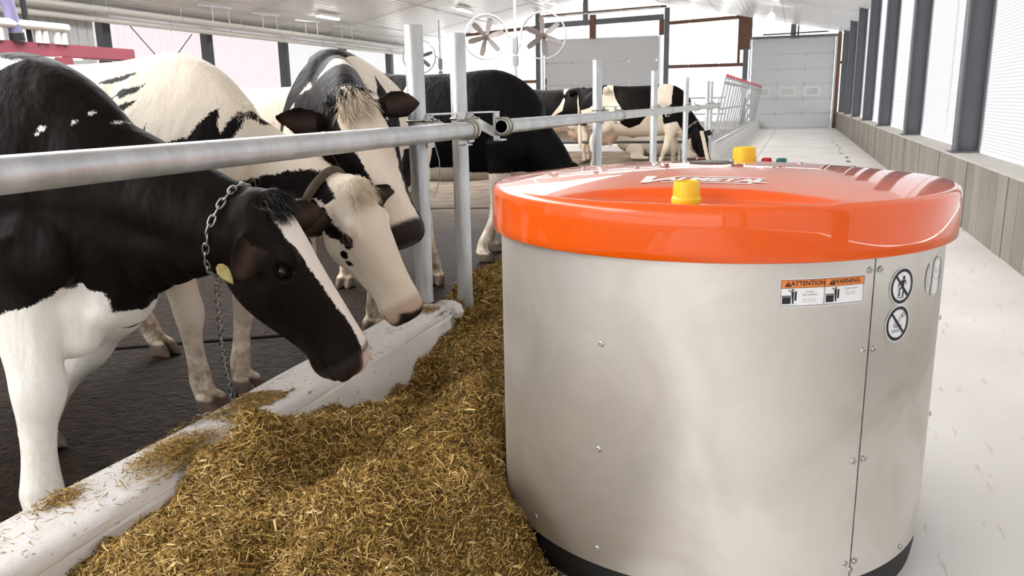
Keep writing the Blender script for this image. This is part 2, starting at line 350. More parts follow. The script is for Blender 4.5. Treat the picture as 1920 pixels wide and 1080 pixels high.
# end wall
we = MB().box(((XL + XR) / 2, YE + 0.12, 0.15), (XR - XL, 0.2, 0.3)).build('wall_end', M_conc, kind='structure', label='far gable end wall of bright ribbed sheeting with steel frame')
T_end = translucent('ribbed end wall sheet', (0.12, 0.1205, 0.122), None, mixt=0.9)
d1 = [e(-1.80, 0)[0], e(1.27, 0)[0], e(0, 3.44)[1]]; d2 = [e(-10.36, 0)[0], e(-5.47, 0)[0], e(0, 3.76)[1]]
def sheet(x0, x1, z0f, z1f, name='cladding_sheet', step=0.075):
    xs = np.arange(x0, x1 + 1e-6, step); mb = MB(); V = []; F = []
    for i, x in enumerate(xs):
        ph = i % 4; y = YE + (0.0 if ph in (0, 1) else 0.028)
        V += [(x, y, z0f(x)), (x, y, z1f(x))]
    F = [(2 * i, 2 * i + 2, 2 * i + 3, 2 * i + 1) for i in range(len(xs) - 1)]
    return mb.add(V, F).build(name, T_end, we)
x = XL
top = lambda x: zc(x) - .02
edges = [XL, -15.4, -13.4, -11.6, d2[0]]
for a, b in zip(edges, edges[1:]): sheet(a, b, lambda x: 0.3, top)
xs2 = np.linspace(d2[0], d2[1], 4)
for a, b in zip(xs2, xs2[1:]): sheet(a, b, lambda x: d2[2], top)
xs3 = np.linspace(d2[1], d1[0], 4)
for a, b in zip(xs3, xs3[1:]): sheet(a, b, lambda x: 0.3, top)
xs4 = np.linspace(d1[0], d1[1], 3)
for a, b in zip(xs4, xs4[1:]): sheet(a, b, lambda x: d1[2], top)
sheet(d1[1], XR + .15, lambda x: 0.3, top)
def eb(name, a, b, w, h, m, dy=-0.1):
    (x0, z0), (x1, z1) = e(*a), e(*b)
    return MB().bar((x0, YE + dy, z0), (x1, YE + dy, z1), h, w, up=(0, 1, 0)).build(name, m, we)
M_steelg = mat('blue grey steel frame', (0.13, 0.145, 0.16), 0.5)
eb('frame_post', (-10.64, 0), (-10.64, 4.95), .16, .2, M_steelg); eb('frame_post', (-5.16, 0), (-5.16, 4.85), .16, .2, M_steelg)
eb('frame_post', (-8.55, 4.4), (-8.55, 5.35), .16, .2, M_steelg, -0.12)
eb('frame_beam', (-10.6, 4.38), (-5.3, 4.50), .16, .22, M_steelg, -0.14)
eb('frame_beam', (-10.6, 4.78), (-5.2, 4.92), .10, .09, M_rust, -0.08); eb('frame_beam', (-5.1, 4.25), (-2.05, 4.36), .12, .13, M_rust)
eb('frame_beam', (-5.1, 2.54), (-2.05, 2.54), .12, .13, M_rust); eb('frame_post', (-2.30, 2.5), (-2.30, 4.34), .1, .1, M_rust)
eb('frame_post', (-8.22, 3.78), (-8.22, 4.72), .14, .26, M_rust, -0.2); eb('frame_plate', (-2.05, 3.1), (-2.05, 4.45), .06, .5, M_rust, -0.14)
eb('frame_post', (-5.36, 3.8), (-5.36, 4.4), .06, .2, M_rust, -0.2)
eb('frame_post', (-2.02, 0), (-2.02, 3.15), .16, .2, M_steelg, -0.2); eb('frame_post', (1.42, 0), (1.42, 3.75), .12, .14, M_rust)
eb('frame_beam', (1.42, 2.5), (1.62, 2.5), .1, .1, M_rust); eb('frame_beam', (-17, 4.0), (-10.6, 4.35), .1, .13, M_rust); eb('frame_beam', (-17, 2.1), (-10.6, 2.1), .1, .13, M_rust)
eb('frame_post', (-0.28, 3.45), (-0.28, 4.1), .12, .2, M_steelg); eb('frame_post', (-0.10, 3.45), (-0.10, 4.1), .12, .06, M_dark)
eb('torsion_shaft', (-1.4, 3.62), (1.0, 3.66), .05, .05, M_dark, -0.3); eb('torsion_shaft', (-10.2, 4.72), (-5.4, 4.85), .06, .06, M_galv, -0.3)
eb('frame_beam', (-1.95, 3.52), (1.35, 3.52), .1, .09, M_steelg, -0.2); eb('frame_post', (-10.3, 0), (-10.3, 2.2), .08, .07, M_rust, -0.1)
# sectional doors
hinge_me = MB().box((0, 0, 0), (0.035, 0.02, 0.17)).box((0, -.005, 0), (0.11, 0.012, 0.05)).mesh('hinge', M_chrome, bev=.004)
def door(name, x0, x1, z1, nsec, hx, label, windows=None):
    h = z1 / nsec; d = empty(name, ((x0 + x1) / 2, YE - 0.1, 0), kind='structure', label=label)
    for i in range(nsec):
        s_ = MB().box(((x0 + x1) / 2, YE - 0.1, h * (i + .5)), (x1 - x0, 0.05, h - 0.016)).build('door_section', M_door, d, bev=0.006)
        if i > 0:
            for hxx in hx: put(hinge_me, 'hinge', s_, loc=(x0 + (x1 - x0) * hxx, YE - 0.135, h * i))
        if windows and i == windows[0]:
            for wx in windows[1]:
                cx_ = x0 + (x1 - x0) * wx
                MB().box((cx_, YE - 0.13, h * (i + .5)), (0.60, 0.03, 0.36)).build('window_frame', M_white, s_, bev=.01)
                MB().box((cx_, YE - 0.147, h * (i + .5)), (0.48, 0.008, 0.25)).build('window_pane', mat('frosted door pane', (0.62, 0.66, 0.64), 0.2, noise=.15, nscale=5), s_)
    MB().box(((x0 + x1) / 2, YE - .06, z1 / 2), (x1 - x0, .03, z1)).build('door_backing', M_chrome, d)
    for sx in (x0 - .05, x1 + .05): MB().box((sx, YE - .16, z1 / 2), (0.06, 0.07, z1 + .1)).build('door_track', M_galv, d)
    MB().box(((x0 + x1) / 2, YE - .12, z1 + .02), (x1 - x0, 0.05, .05)).build('door_seal', M_galv, d)
    return d
door('door_1', d1[0], d1[1], d1[2], 6, (0.015, 0.33, 0.66, 0.985), 'tall white sectional door at the end of the feed alley', (2, (0.15, 0.46, 0.76)))
door('door_2', d2[0], d2[1], d2[2], 4, (0.015, 0.25, 0.5, 0.75, 0.985), 'white sectional door behind the farthest cows')
# wall behind the camera
wb = MB().box(((XL + XR) / 2, YB - .1, .15), (XR - XL, 0.1, 0.3)).build('wall_back', M_white, kind='structure', label='back gable wall')
T_back = translucent('back wall sheet', (0.185, 0.185, 0.185), None, mixt=0.9)
xb = np.linspace(XL, XR + .15, 11)
for a, b in zip(xb, xb[1:]):
    MB().add([(a, YB, 0), (b, YB, 0), (b, YB, zc(min(b, XR)) + (.3 if a < XRIDGE < b else 0)), (a, YB, zc(a))], [(0, 1, 2, 3)]).build('cladding_sheet', T_back, wb)
# ------------------------------------------------------------------ feed pusher robot
RX, RY, RR = -0.209, 2.2905, 0.586
def orange():
    m = mat('glossy orange fibreglass', (0.80, 0.100, 0.0006), 0.3, spec=0.3, coat=1.0, coat_rough=0.015); m.node_tree.nodes['Principled BSDF'].inputs['Coat IOR'].default_value = 1.38; return m
M_orange = orange()
def steel():
    m = bpy.data.materials.new('smeared stainless sheet'); m.use_nodes = True; N = m.node_tree.nodes; L = m.node_tree.links; b = N['Principled BSDF']
    b.inputs['Metallic'].default_value = .82
    tc = N.new('ShaderNodeTexCoord')
    n1 = N.new('ShaderNodeTexNoise'); n1.inputs['Scale'].default_value = 2.6; n1.inputs['Detail'].default_value = 5; n1.inputs['Distortion'].default_value = 1.2; L.new(tc.outputs['Object'], n1.inputs['Vector'])
    rp = N.new('ShaderNodeValToRGB'); E_ = rp.color_ramp.elements; E_[0].position = 0.3; E_[0].color = (0.64, 0.60, 0.54, 1); E_[1].position = 0.6; E_[1].color = (0.78, 0.755, 0.715, 1)
    L.new(n1.outputs['Fac'], rp.inputs[0]); L.new(rp.outputs[0], b.inputs['Base Color'])
    mr = N.new('ShaderNodeMapRange'); mr.inputs[1].default_value = 0.3; mr.inputs[2].default_value = 0.7; mr.inputs[3].default_value = 0.48; mr.inputs[4].default_value = 0.36
    L.new(n1.outputs['Fac'], mr.inputs[0]); L.new(mr.outputs[0], b.inputs['Roughness'])
    mp = N.new('ShaderNodeMapping'); mp.inputs['Scale'].default_value = (60, 60, 1.5); L.new(tc.outputs['Object'], mp.inputs[0])
    n2 = N.new('ShaderNodeTexNoise'); n2.inputs['Scale'].default_value = 1.0; n2.inputs['Detail'].default_value = 3; L.new(mp.outputs[0], n2.inputs['Vector'])
    n3 = N.new('ShaderNodeTexNoise'); n3.inputs['Scale'].default_value = 4.0; L.new(tc.outputs['Object'], n3.inputs['Vector'])
    ad = N.new('ShaderNodeMath'); ad.operation = 'MULTIPLY_ADD'; ad.inputs[1].default_value = 6.0; L.new(n3.outputs['Fac'], ad.inputs[0]); L.new(n2.outputs['Fac'], ad.inputs[2])
    bp = N.new('ShaderNodeBump'); bp.inputs['Distance'].default_value = 0.0005; L.new(ad.outputs[0], bp.inputs['Height']); L.new(bp.outputs[0], b.inputs['Normal'])
    return m
M_steel = steel()
robot = empty('feed_pusher_robot', (RX, RY, 0), label='round stainless steel feed pushing robot with glossy orange lid', cat='robot')
def cylp(th, z, r=RR): return (RX + r * math.cos(th), RY + r * math.sin(th), z)
def panel(name, t0, t1, z0, z1, r, m, thick=0.006, n=None, **kw):
    n = n or max(2, int((t1 - t0) / math.radians(2))); mb = MB(); V = []; F = []
    for i in range(n + 1):
        t = t0 + (t1 - t0) * i / n
        V += [cylp(t, z0, r), cylp(t, z1, r), cylp(t, z1, r - thick), cylp(t, z0, r - thick)]
    for i in range(n):
        for k in range(4): F.append((4 * i + k, 4 * i + 4 + k, 4 * i + 4 + (k + 1) % 4, 4 * i + (k + 1) % 4))
    F += [(0, 1, 2, 3), (4 * n + 3, 4 * n + 2, 4 * n + 1, 4 * n)]
    return mb.add(V, F).build(name, m, robot, smooth=40, **kw)
D2R = math.radians
SE = D2R(-48.5); g = 0.0042
ZB, ZL0, ZL1 = 0.092, 0.868, 0.985
panel('steel_panel', SE - D2R(150) + g, SE - g, ZB, 0.90, RR, M_steel, label='wide front stainless sheet')
panel('steel_panel', SE + g, SE + D2R(105) - g, ZB, 0.90, RR - .001, M_steel, label='side stainless sheet right of the seam')
panel('steel_panel', SE + D2R(105) + g, SE + D2R(210) - g, ZB, 0.90, RR, M_steel)
MB().lathe([(RR - .012, 0.05), (RR - .012, 0.9)], 96, (RX, RY, 0)).build('inner_drum', M_black, robot, smooth=40)
MB().lathe([(0.0, 0.004), (RR - .03, 0.004), (RR - .012, 0.012), (RR - .006, 0.05), (RR - .008, 0.10), (RR - .03, .12), (0, .12)], 96, (RX, RY, 0)).build('rubber_skirt', M_black, robot, smooth=40)
# lid: rounded rim, shallow dome, pocket at the front
RL = 0.609
poc = [(-0.300, -0.512), (-0.215, -0.455), (-0.12, -0.432), (0.02, -0.428), (0.13, -0.435), (0.20, -0.455), (0.315, -0.495), (0.29, -0.535), (0.15, -0.575), (0.0, -0.583), (-0.16, -0.565)]
nr, na = 84, 240
rr = np.linspace(0.0, 0.972, nr) ** 0.8
aa = np.arange(na) * 2 * PI / na
Rg, Ag = np.meshgrid(rr * RL, aa, indexing='ij'); Xg = Rg * np.cos(Ag); Yg = Rg * np.sin(Ag)
def domez(x, y):
    r2 = (x * x + y * y) / (RL * RL); return ZL1 + 0.040 * (1 - r2)
Zg = domez(Xg, Yg); Zg = Zg - np.maximum(Zg - .9815, 0) * sstep(-0.004, 0.022, poly_sd(Xg, Yg, poc))
edge = sstep(0.55, 0.594, Rg); Zg -= edge * 0.0
V = np.stack([Xg + RX, Yg + RY, Zg], -1).reshape(-1, 3)
prof = [(0.598, 0.9848), (0.6035, 0.981), (0.607, 0.974), (0.609, 0.963), (0.6095, 0.93), (0.6095, 0.89), (0.6095, 0.870), (0.6075, 0.8675), (0.603, 0.868), (0.601, 0.95)]
rings = [V] + [np.stack([RX + r * np.cos(aa), RY + r * np.sin(aa), np.full(na, z)], -1) for r, z in prof]
V = np.concatenate(rings); nt_ = nr + len(prof); I = np.arange(nt_ - 1)[:, None] * na; J = np.arange(na)[None, :]
F4 = np.stack([I + J, I + (J + 1) % na, I + na + (J + 1) % na, I + na + J], -1).reshape(-1, 4)[:, ::-1]
lid_me = arrays_mesh('lid', V, F4, M_orange, smooth=True)
lid = put(lid_me, 'lid', robot, label='glossy orange domed lid with a shallow front pocket')
M_yel = mat('yellow plastic cap', (0.85, 0.55, 0.01), 0.3, spec=0.5)
def cap(x, y, z, s=1.0, **kw):
    pr = [(0, 0), (.037, 0), (.038, .008), (.0365, .014), (.0345, .016), (.0325, .05), (.0315, .0535), (.029, .0545), (.0265, .053), (.026, .047), (0, .0465)]
    MB().lathe([(r * s, h * s) for r, h in pr], 40, (RX + x, RY + y, z)).build('yellow_cap', M_yel, robot, smooth=35, **kw)
cap(-0.008, -0.505, 0.9815, 0.86, label='yellow plastic cap in the front pocket of the lid'); cap(0.055, 0.50, 0.985, 1.12, label='yellow plastic cap at the back of the lid')
MB().lathe([(0, 0), (.062, 0), (.062, .004), (.05, .006), (0, .006)], 40, (RX - .012, RY + .085, 1.0225)).build('hatch_disc', mat('dark brown disc', (0.05, 0.04, 0.04), 0.35), robot, smooth=35)
for (x, y, c, nm) in ((0.125, 0.515, (0.55, 0.01, 0.02), 'red_button'), (0.172, 0.50, (0.0, 0.16, 0.12), 'green_button'), (-0.085, 0.50, (0.12, 0.01, 0.02), 'push_button')):
    MB().lathe([(0, 0), (.017, 0), (.017, .018), (.014, .022), (0, .022)], 24, (RX + x, RY + y, 0.988)).build(nm, mat(nm + ' plastic', c, 0.3), robot, smooth=35)
for (x, y) in ((-.17, .12), (-.20, -.06), (-.36, -.02), (.16, -.04), (.23, .2), (.03, .3)):
    MB().ball((RX + x, RY + y, float(domez(x, y)) + .001), (.008, .008, .004), 10).build('lid_screw', M_bolt, robot, smooth=60)
# screws on the steel
scr = MB().lathe([(0, .0045), (.0022, .0045), (.0024, .003), (.004, .0042), (.0065, .0028), (.0075, 0)], 14).mesh('screw', M_bolt, smooth=40)
for th, z in [(-108.2, .6588), (-108.7, .3983), (-109, .1369), (-50.0, .838), (-47.0, .837), (-50.0, .658), (-47.0, .657), (-50.1, .3965), (-47.1, .3965), (-50.1, .138), (-47.2, .1375), (-28.9, .112), (-130.7, .134), (-48.4, .118), (-9, .655), (-9, .397)]:
    t = D2R(th); zz = Vector((math.cos(t), math.sin(t), 0)); q = Vector((0, 0, 1)).rotation_difference(zz)
    put(scr, 'screw', robot, mw=Matrix.Translation(cylp(t, z, RR)) @ q.to_matrix().to_4x4())
# stickers: flat print drawn in (u right, v up) metres and wrapped on the drum
def text_mesh(body, size, shear=0.0, offset=0.0, sx=1.0, align='CENTER', space=1.0):
    cu = bpy.data.curves.new('txt', 'FONT'); cu.body = body; cu.size = size; cu.shear = shear; cu.offset = offset; cu.align_x = align; cu.align_y = 'CENTER'; cu.space_character = space
    cu.resolution_u = 3
    o = bpy.data.objects.new('txt', cu); col.objects.link(o); dg = bpy.context.evaluated_depsgraph_get(); me = bpy.data.meshes.new_from_object(o.evaluated_get(dg))
    V = [(v.co.x * sx, v.co.y) for v in me.vertices]; F = [tuple(p.vertices) for p in me.polygons]
    bpy.data.objects.remove(o); bpy.data.meshes.remove(me); bpy.data.curves.remove(cu); return V, F
class Dec:
    def __init__(s, th, z, rot=0.0): s.th = D2R(th); s.z = z; s.rot = rot
    def make(s, name, m, shapes, lift, parent, **kw):
        mb = MB(); c, sn = math.cos(s.rot), math.sin(s.rot)
        for V, F in shapes:
            P = [(u * c - v * sn, u * sn + v * c) for u, v in V]
            mb.add([cylp(s.th + u / RR, s.z + v, RR + lift) for u, v in P], F)
        me = bpy.data.meshes.new(name); me.from_pydata(mb.v, [], mb.f); me.materials.append(m)
        return put(me, name, parent, **kw)
def rect(x0, y0, x1, y1, n=8):
    V = []; F = []
    for i in range(n + 1):
        x = x0 + (x1 - x0) * i / n; V += [(x, y0), (x, y1)]
    return V, [(2 * i, 2 * i + 2, 2 * i + 3, 2 * i + 1) for i in range(n)]
def frame(x0, y0, x1, y1, w): return [rect(x0, y0, x1, y0 + w), rect(x0, y1 - w, x1, y1), rect(x0, y0, x0 + w, y1, 1), rect(x1 - w, y0, x1, y1, 1)]
def disc(cx, cy, r, n=32): return [(cx + r * math.cos(2 * PI * i / n), cy + r * math.sin(2 * PI * i / n)) for i in range(n)], [tuple(range(n))]
def ringd(cx, cy, r0, r1, n=40, a0=0, a1=2 * PI, sy=1.0):
    V = []
    for i in range(n + 1):
        a = a0 + (a1 - a0) * i / n; V += [(cx + r0 * math.cos(a), cy + sy * r0 * math.sin(a)), (cx + r1 * math.cos(a), cy + sy * r1 * math.sin(a))]
    return V, [(2 * i, 2 * i + 1, 2 * i + 3, 2 * i + 2) for i in range(n)]
def seg(a, b, w):
    dx, dy = b[0] - a[0], b[1] - a[1]; L = math.hypot(dx, dy); nx, ny = -dy / L * w / 2, dx / L * w / 2
    return [(a[0] - nx, a[1] - ny), (b[0] - nx, b[1] - ny), (b[0] + nx, b[1] + ny), (a[0] + nx, a[1] + ny)], [(0, 1, 2, 3)]
def pline(pts, w):
    out = [seg(a, b, w) for a, b in zip(pts, pts[1:])]; return out + [disc(p[0], p[1], w / 2, 10) for p in pts[1:-1]]
def poly(pts): return list(pts), [tuple(range(len(pts)))]
def mv(sh, dx, dy): return [(u + dx, v + dy) for u, v in sh[0]], sh[1]
S_white = mat('white sticker', (0.86, 0.86, 0.86), 0.4); S_blk = mat('black print', (0.012, 0.011, 0.014), 0.5); S_or = mat('orange print', (0.82, 0.24, 0.05), 0.45); S_grey = mat('grey print', (0.25, 0.25, 0.27), 0.5)
def triangle(cx, cy, s):
    return [poly([(cx - s * .58, cy - s * .45), (cx + s * .58, cy - s * .45), (cx, cy + s * .55)])]
d = Dec(-60.75, 0.7997, 0.0)
W, H = 0.0965, 0.0285
plate = d.make('warning_sticker', S_white, [rect(-W - .002, -H - .002, W + .002, H + .002, 14)], .0006, robot, label='white and orange ATTENTION / WARNING crush hazard sticker')
d.make('orange_band', S_or, [rect(-W, H - .0175, W, H, 14)], .0010, plate)
blk = frame(-W, -H, W, H, .0011) + [rect(-.0006, -H, .0006, H, 1), rect(-W, H - .0182, W, H - .0172, 14)]
for x0, word, tx in ((-0.081, 'ATTENTION', -0.037), (0.0165, 'WARNING', 0.052)):
    blk += triangle(x0, H - .0092, .0125) + [mv(text_mesh(word, .0135, offset=.00035), tx, H - .0088)]
for ox in (-0.083, 0.0135):
    blk += [rect(ox - .0095, -.0235, ox + .009, -.0085, 1), rect(ox - .0105, -.0075, ox + .0095, -.0055, 1), disc(ox + .0125, .0062, .0024, 14), poly([(ox + .0095, .003), (ox + .0155, .003), (ox + .015, -.0105), (ox + .0155, -.0235), (ox + .0125, -.0235), (ox + .0105, -.008)]), seg((ox + .011, .0022), (ox + .0035, .0068), .0018), rect(ox + .0168, -.0165, ox + .0212, .0035, 1)]
d.make('print', S_blk, blk, .0013, plate)
gr = [mv(text_mesh('Danger', .0062), -.033, .0025), mv(text_mesh("d'écrasement", .0062), -.033, -.0045), mv(text_mesh('Tenez à l\'écart en cas', .0036), -.034, -.0145), mv(text_mesh('pendant l\'opération', .0036), -.034, -.019),
      mv(text_mesh('Crush hazard', .0062), .063, .004), mv(text_mesh('Stay clear of unit', .0036), .063, -.004), mv(text_mesh('during operation', .0036), .063, -.0085)]
d.make('small_print', S_grey, gr, .0013, plate, kind='stuff')
d.make('triangle_mark', S_or, [seg((-.081, H - .0055), (-.081, H - .010), .0012), seg((.0165, H - .0055), (.0165, H - .010), .0012), disc(-.081, H - .0122, .0008, 8), disc(.0165, H - .0122, .0008, 8)], .0016, plate, kind='stuff')
# no walking
d = Dec(-39.6, 0.7905)
pl = d.make('prohibition_sticker', S_white, [disc(0, 0, .0425, 48)], .0006, robot, label='round no-standing-person prohibition sticker')
sh = [ringd(0, 0, .0325, .0395), seg((-.0225, .0235), (.0225, -.0235), .0062), disc(.0035, .0195, .0042, 16)]
sh += pline([(.0015, .0135), (.0095, .0125), (.0125, .003)], .0030) + pline([(-.001, .013), (-.0125, .0065), (-.015, -.001)], .0028) + [poly([(-.003, .0145), (.006, .0145), (.006, -.004), (-.002, -.004)])]
sh += pline([(.000, -.003), (-.010, -.0055), (-.008, -.0185), (-.0125, -.0205)], .0036) + pline([(.004, -.003), (.006, -.0135), (.004, -.0265)], .0036) + pline([(-.017, -.024), (-.002, -.0245), (-.002, -.029)], .0014)
d.make('print', S_blk, sh, .0012, pl)
# no hose
d = Dec(-40.0, 0.7055)
pl = d.make('prohibition_sticker', S_white, [disc(0, 0, .0425, 48)], .0006, robot, label='round no-water-hose prohibition sticker')
sh = [ringd(0, 0, .0325, .0395), seg((-.0225, .0235), (.0225, -.0235), .0062)]
sh += pline([(.013, .017), (-.002, .007), (-.012, .0015), (-.0145, -.004), (-.010, -.008), (.006, -.0075), (.011, -.004), (.0135, -.0075), (.012, -.012)], .0013)
sh += pline([(.016, .012), (.004, .004), (-.006, -.001), (-.0085, -.0035), (-.005, -.0045), (.006, -.0045)], .0010) + pline([(.011, .0205), (.019, .0115)], .0013) + pline([(.012, .019), (.020, .0245), (.025, .019), (.018, .0125)], .0013) + [seg((-.02, -.014), (.010, -.0145), .0011), seg((-.02, -.018), (.008, -.0185), .0011)]
d.make('print', S_blk, sh, .0012, pl)
# robot decal with radio arcs
d = Dec(-23.0, 0.790, -0.08)
pl = d.make('robot_decal', S_white, [poly([(-.028 + .0, -.040), (-.02, -.046), (.0, -.049), (.02, -.046), (.028, -.040), (.029, .02), (.026, .034), (.014, .045), (0, .049), (-.014, .045), (-.026, .034), (-.029, .02)]), ringd(-.02, 0, .022, .048, 20, PI * .72, PI * 1.28), ringd(.02, 0, .022, .048, 20, -PI * .28, PI * .28)], .0006, robot, label='white outline decal of a rounded robot with signal arcs')
sh = [ringd(0, .026, .0225, .024, 30, 0, 2 * PI, .8), ringd(0, .004, .0235, .0248, 20, PI, 2 * PI, .5), ringd(0, -.036, .0235, .0255, 20, PI * 1.05, PI * 1.95, .4), ringd(0, .031, .010, .0112, 16, .2, 2.4, .7), seg((-.024, .02), (-.0245, -.036), .0012), seg((.024, .02), (.0245, -.036), .0012), seg((-.009, .018), (-.002, .012), .0012), seg((.007, .018), (.011, .022), .0012)]
for r in (.030, .037, .044): sh += [ringd(-.02, 0, r, r + .0012, 16, PI * .76, PI * 1.24), ringd(.02, 0, r, r + .0012, 16, -PI * .24, PI * .24)]
d.make('print', S_blk, sh, .0012, pl)
# VALMETAL lettering on the dome
def on_dome(name, shapes, m, ox, oy, rot, lift=.0012):
    mb = MB(); c, s_ = math.cos(rot), math.sin(rot)
    for V, F in shapes:
        P = [(ox + u * c - v * s_, oy + u * s_ + v * c) for u, v in V]
        mb.add([(RX + x, RY + y, float(domez(x, y)) + lift) for x, y in P], F)
    me = bpy.data.meshes.new(name); me.from_pydata(mb.v, [], mb.f); me.materials.append(m); return put(me, name, lid, label='white VALMETAL lettering')
it = lambda pts: poly([(x + y * .28, y) for x, y in pts])
vv = [it([(-.150, .045), (-.122, .045), (-.108, -.02), (-.068, .045), (-.010, .045), (-.010, .036), (-.062, .036), (-.100, -.055), (-.118, -.055)])]
tx = text_mesh('ALMETAL', .064, offset=.0028, sx=.92, shear=.22)
vv += [mv(tx, .028, -.004)]
vv += [rect(-.02, .036, .150, .045, 3), rect(-.085, -.046, .128, -.038, 3), it([(.122, .045), (.130, .045), (.130, -.046), (.122, -.046)])]
on_dome('lettering', vv, mat('white lettering', (0.88, 0.86, 0.85), 0.35), 0.0, -0.318, -0.03)
# ------------------------------------------------------------------ fence along the feed alley
XP, XRL, ZRL = -1.60, -1.45, 1.082
def pipe(a, b, r, n=24, wall=0.006):
    a = Vector(a); b = Vector(b); d = (b - a).normalized(); mb = MB()
    mb.tube([a + d * .02, a, a, b, b, b - d * .02], [r - wall, r - wall, r, r, r - wall, r - wall], n, caps=False)
    return mb
def ubolt(mb, c, r, w=0.0055):
    pts = [Vector((c[0] - .035, c[1], c[2] - r))] + [Vector((c[0] + r * math.sin(a), c[1], c[2] - r * math.cos(a))) for a in np.linspace(0, PI, 12)] + [Vector((c[0] - .035, c[1], c[2] + r))]
    return mb.tube(pts, w, 8)
bracket_parts = {}
def fence_post(y, z0, label, tag_extra=None, top=1.54):
    p = empty('fence_post', (XP, y, z0), label=label, cat='post', group='galvanised fence posts along the feed alley')
    MB().tube([(XP, y, z0), (XP, y, top - .003), (XP, y, top)], [.041, .041, .039], 28).build('pipe', M_galv, p, smooth=40)
    br = MB().box((XP + .046, y + .035, 1.085), (.007, .075, .15)).build('bracket', M_galv2, p, bev=.002)
    MB().bar((XP + .046, y + .01, 1.158), (XRL - .043, y + .235, 1.158), .06, .007).build('bracket_arm', M_galv2, br, bev=.002)
    MB().bar((XP + .049, y + .05, 1.12), (XRL - .046, y + .21, 1.055), .006, .05).build('bracket_web', M_galv2, br)
    MB().box((XRL - .043, y + .245, 1.085), (.007, .085, .15)).build('bracket_flange', M_galv2, br, bev=.002)
    MB().box((XRL - .025, y + .25, 1.012), (.045, .085, .007)).build('bracket_lip', M_galv2, br, bev=.002)
    for dy in (.228, .272): ubolt(MB(), (XRL, y + dy, ZRL), .043).build('u_bolt', M_ubolt, br, smooth=50)
    for z in (1.045, 1.13):
        pts = [Vector((XP + .09, y - .043, z))] + [Vector((XP - .046 * math.sin(a), y - .046 * math.cos(a), z)) for a in np.linspace(0, PI, 10)] + [Vector((XP + .09, y + .043, z))]
        MB().tube(pts, .005, 8).build('u_bolt', M_ubolt, br, smooth=50)
        for dy in (-.043, .043): MB().cyl((XP + .05, y + dy, z), (XP + .062, y + dy, z), .010, 6).build('nut', M_bolt, br)
    return p
fence_post(3.33, 0.30, 'galvanised steel post standing in the end of the white curb')
fence_post(3.82, 0.0, 'galvanised steel post with its foot in the feed, nearest to the robot lid')
fence_post(6.85, 0.0, 'galvanised steel post in front of the far spotted cows, next beyond the black cow')
fence_post(9.79, 0.0, 'galvanised steel post in front of the flank of the grazing far cow')
fence_post(12.77, 0.0, 'galvanised steel post before the neck of the grazing far cow')
fence_post(15.94, 0.0, 'thin looking steel post nearest the slanted headlock gates')
fence_post(16.6, 0.0, 'last steel post, touching the start of the headlock gates')
pipe((XRL, -3.0, ZRL), (XRL, 3.64, ZRL), .038, 28).build('neck_rail', M_galv, smooth=40, label='near galvanised neck rail crossing in front of the closest cows', cat='rail', group='galvanised neck rails')
pipe((XRL, 4.02, ZRL), (XRL, 16.7, ZRL), .038, 28).build('neck_rail', M_galv, smooth=40, label='far galvanised neck rail with open end, running on beyond the second post', cat='rail', group='galvanised neck rails')
MB().tube([(XP + .045, 3.40, 1.04), (XP + .06, 3.42, .95), (XP + .055, 3.43, .86), (XP + .035, 3.40, .78)], .0025, 6).build('wire', mat('grey wire', (.4, .4, .4), .5), label='thin grey wire hanging beside the first post', cat='wire')
# curb
def curb_mat():
    m = mat('whitewashed curb concrete', (0.80, 0.775, 0.74), 0.6, noise=0.10, nscale=4, bump=0.0025, bscale=45)
    N = m.node_tree.nodes; L = m.node_tree.links; b = N['Principled BSDF']
    tc = N.new('ShaderNodeTexCoord'); mp = N.new('ShaderNodeMapping'); mp.inputs['Scale'].default_value = (1, .6, .6); L.new(tc.outputs['Object'], mp.inputs[0])
    vo = N.new('ShaderNodeTexNoise'); vo.inputs['Scale'].default_value = 55; vo.inputs['Detail'].default_value = 3; L.new(mp.outputs[0], vo.inputs['Vector'])
    rp = N.new('ShaderNodeValToRGB'); rp.color_ramp.elements[0].position = .285; rp.color_ramp.elements[0].color = (.22, .16, .10, 1); rp.color_ramp.elements[1].position = .33; rp.color_ramp.elements[1].color = (1, 1, 1, 1)
    L.new(vo.outputs['Fac'], rp.inputs[0]); mx = N.new('ShaderNodeMixRGB'); mx.blend_type = 'MULTIPLY'; mx.inputs[0].default_value = .85
    src = b.inputs['Base Color'].links[0].from_socket; L.new(src, mx.inputs[1]); L.new(rp.outputs[0], mx.inputs[2]); L.new(mx.outputs[0], b.inputs['Base Color']); return m
M_curb = curb_mat()
def curb(y0, y1, name, label, zt=0.30, n=60, jag=True):
    prof = [(-1.66, 0), (-1.645, zt - .012), (-1.633, zt), (-1.56, zt + .001), (-1.485, zt - .001), (-1.462, zt - .005), (-1.447, zt - .014), (-1.440, zt - .027), (-1.437, zt - .034), (-1.441, zt - .038), (-1.436, zt - .046), (-1.425, .14), (-1.405, 0)]
    V = []; F = []; k = len(prof)
    for i in range(n + 1):
        t = i / n; y = y0 + (y1 - y0) * t
        for j, (x, z) in enumerate(prof):
            yy_ = y
            if jag and i == n: yy_ += (.05 * (z / zt) - .02) + .035 * math.sin(j * 2.3)
            V.append((x + .004 * math.sin(y * 7 + j), yy_, z + (.003 * math.sin(y * 5.3 + j * .7) if z > .1 else 0)))
    for i in range(n): F += [(i * k + j, i * k + j + 1, (i + 1) * k + j + 1, (i + 1) * k + j) for j in range(k - 1)]
    F += [tuple(range(k - 1, -1, -1)), tuple(n * k + j for j in range(k))]
    return MB().add(V, F).build(name, M_curb, smooth=35, label=label, cat='curb')
curb(-3.0, 3.24, 'feed_curb', 'near white concrete feed curb strewn with silage under the cows heads')
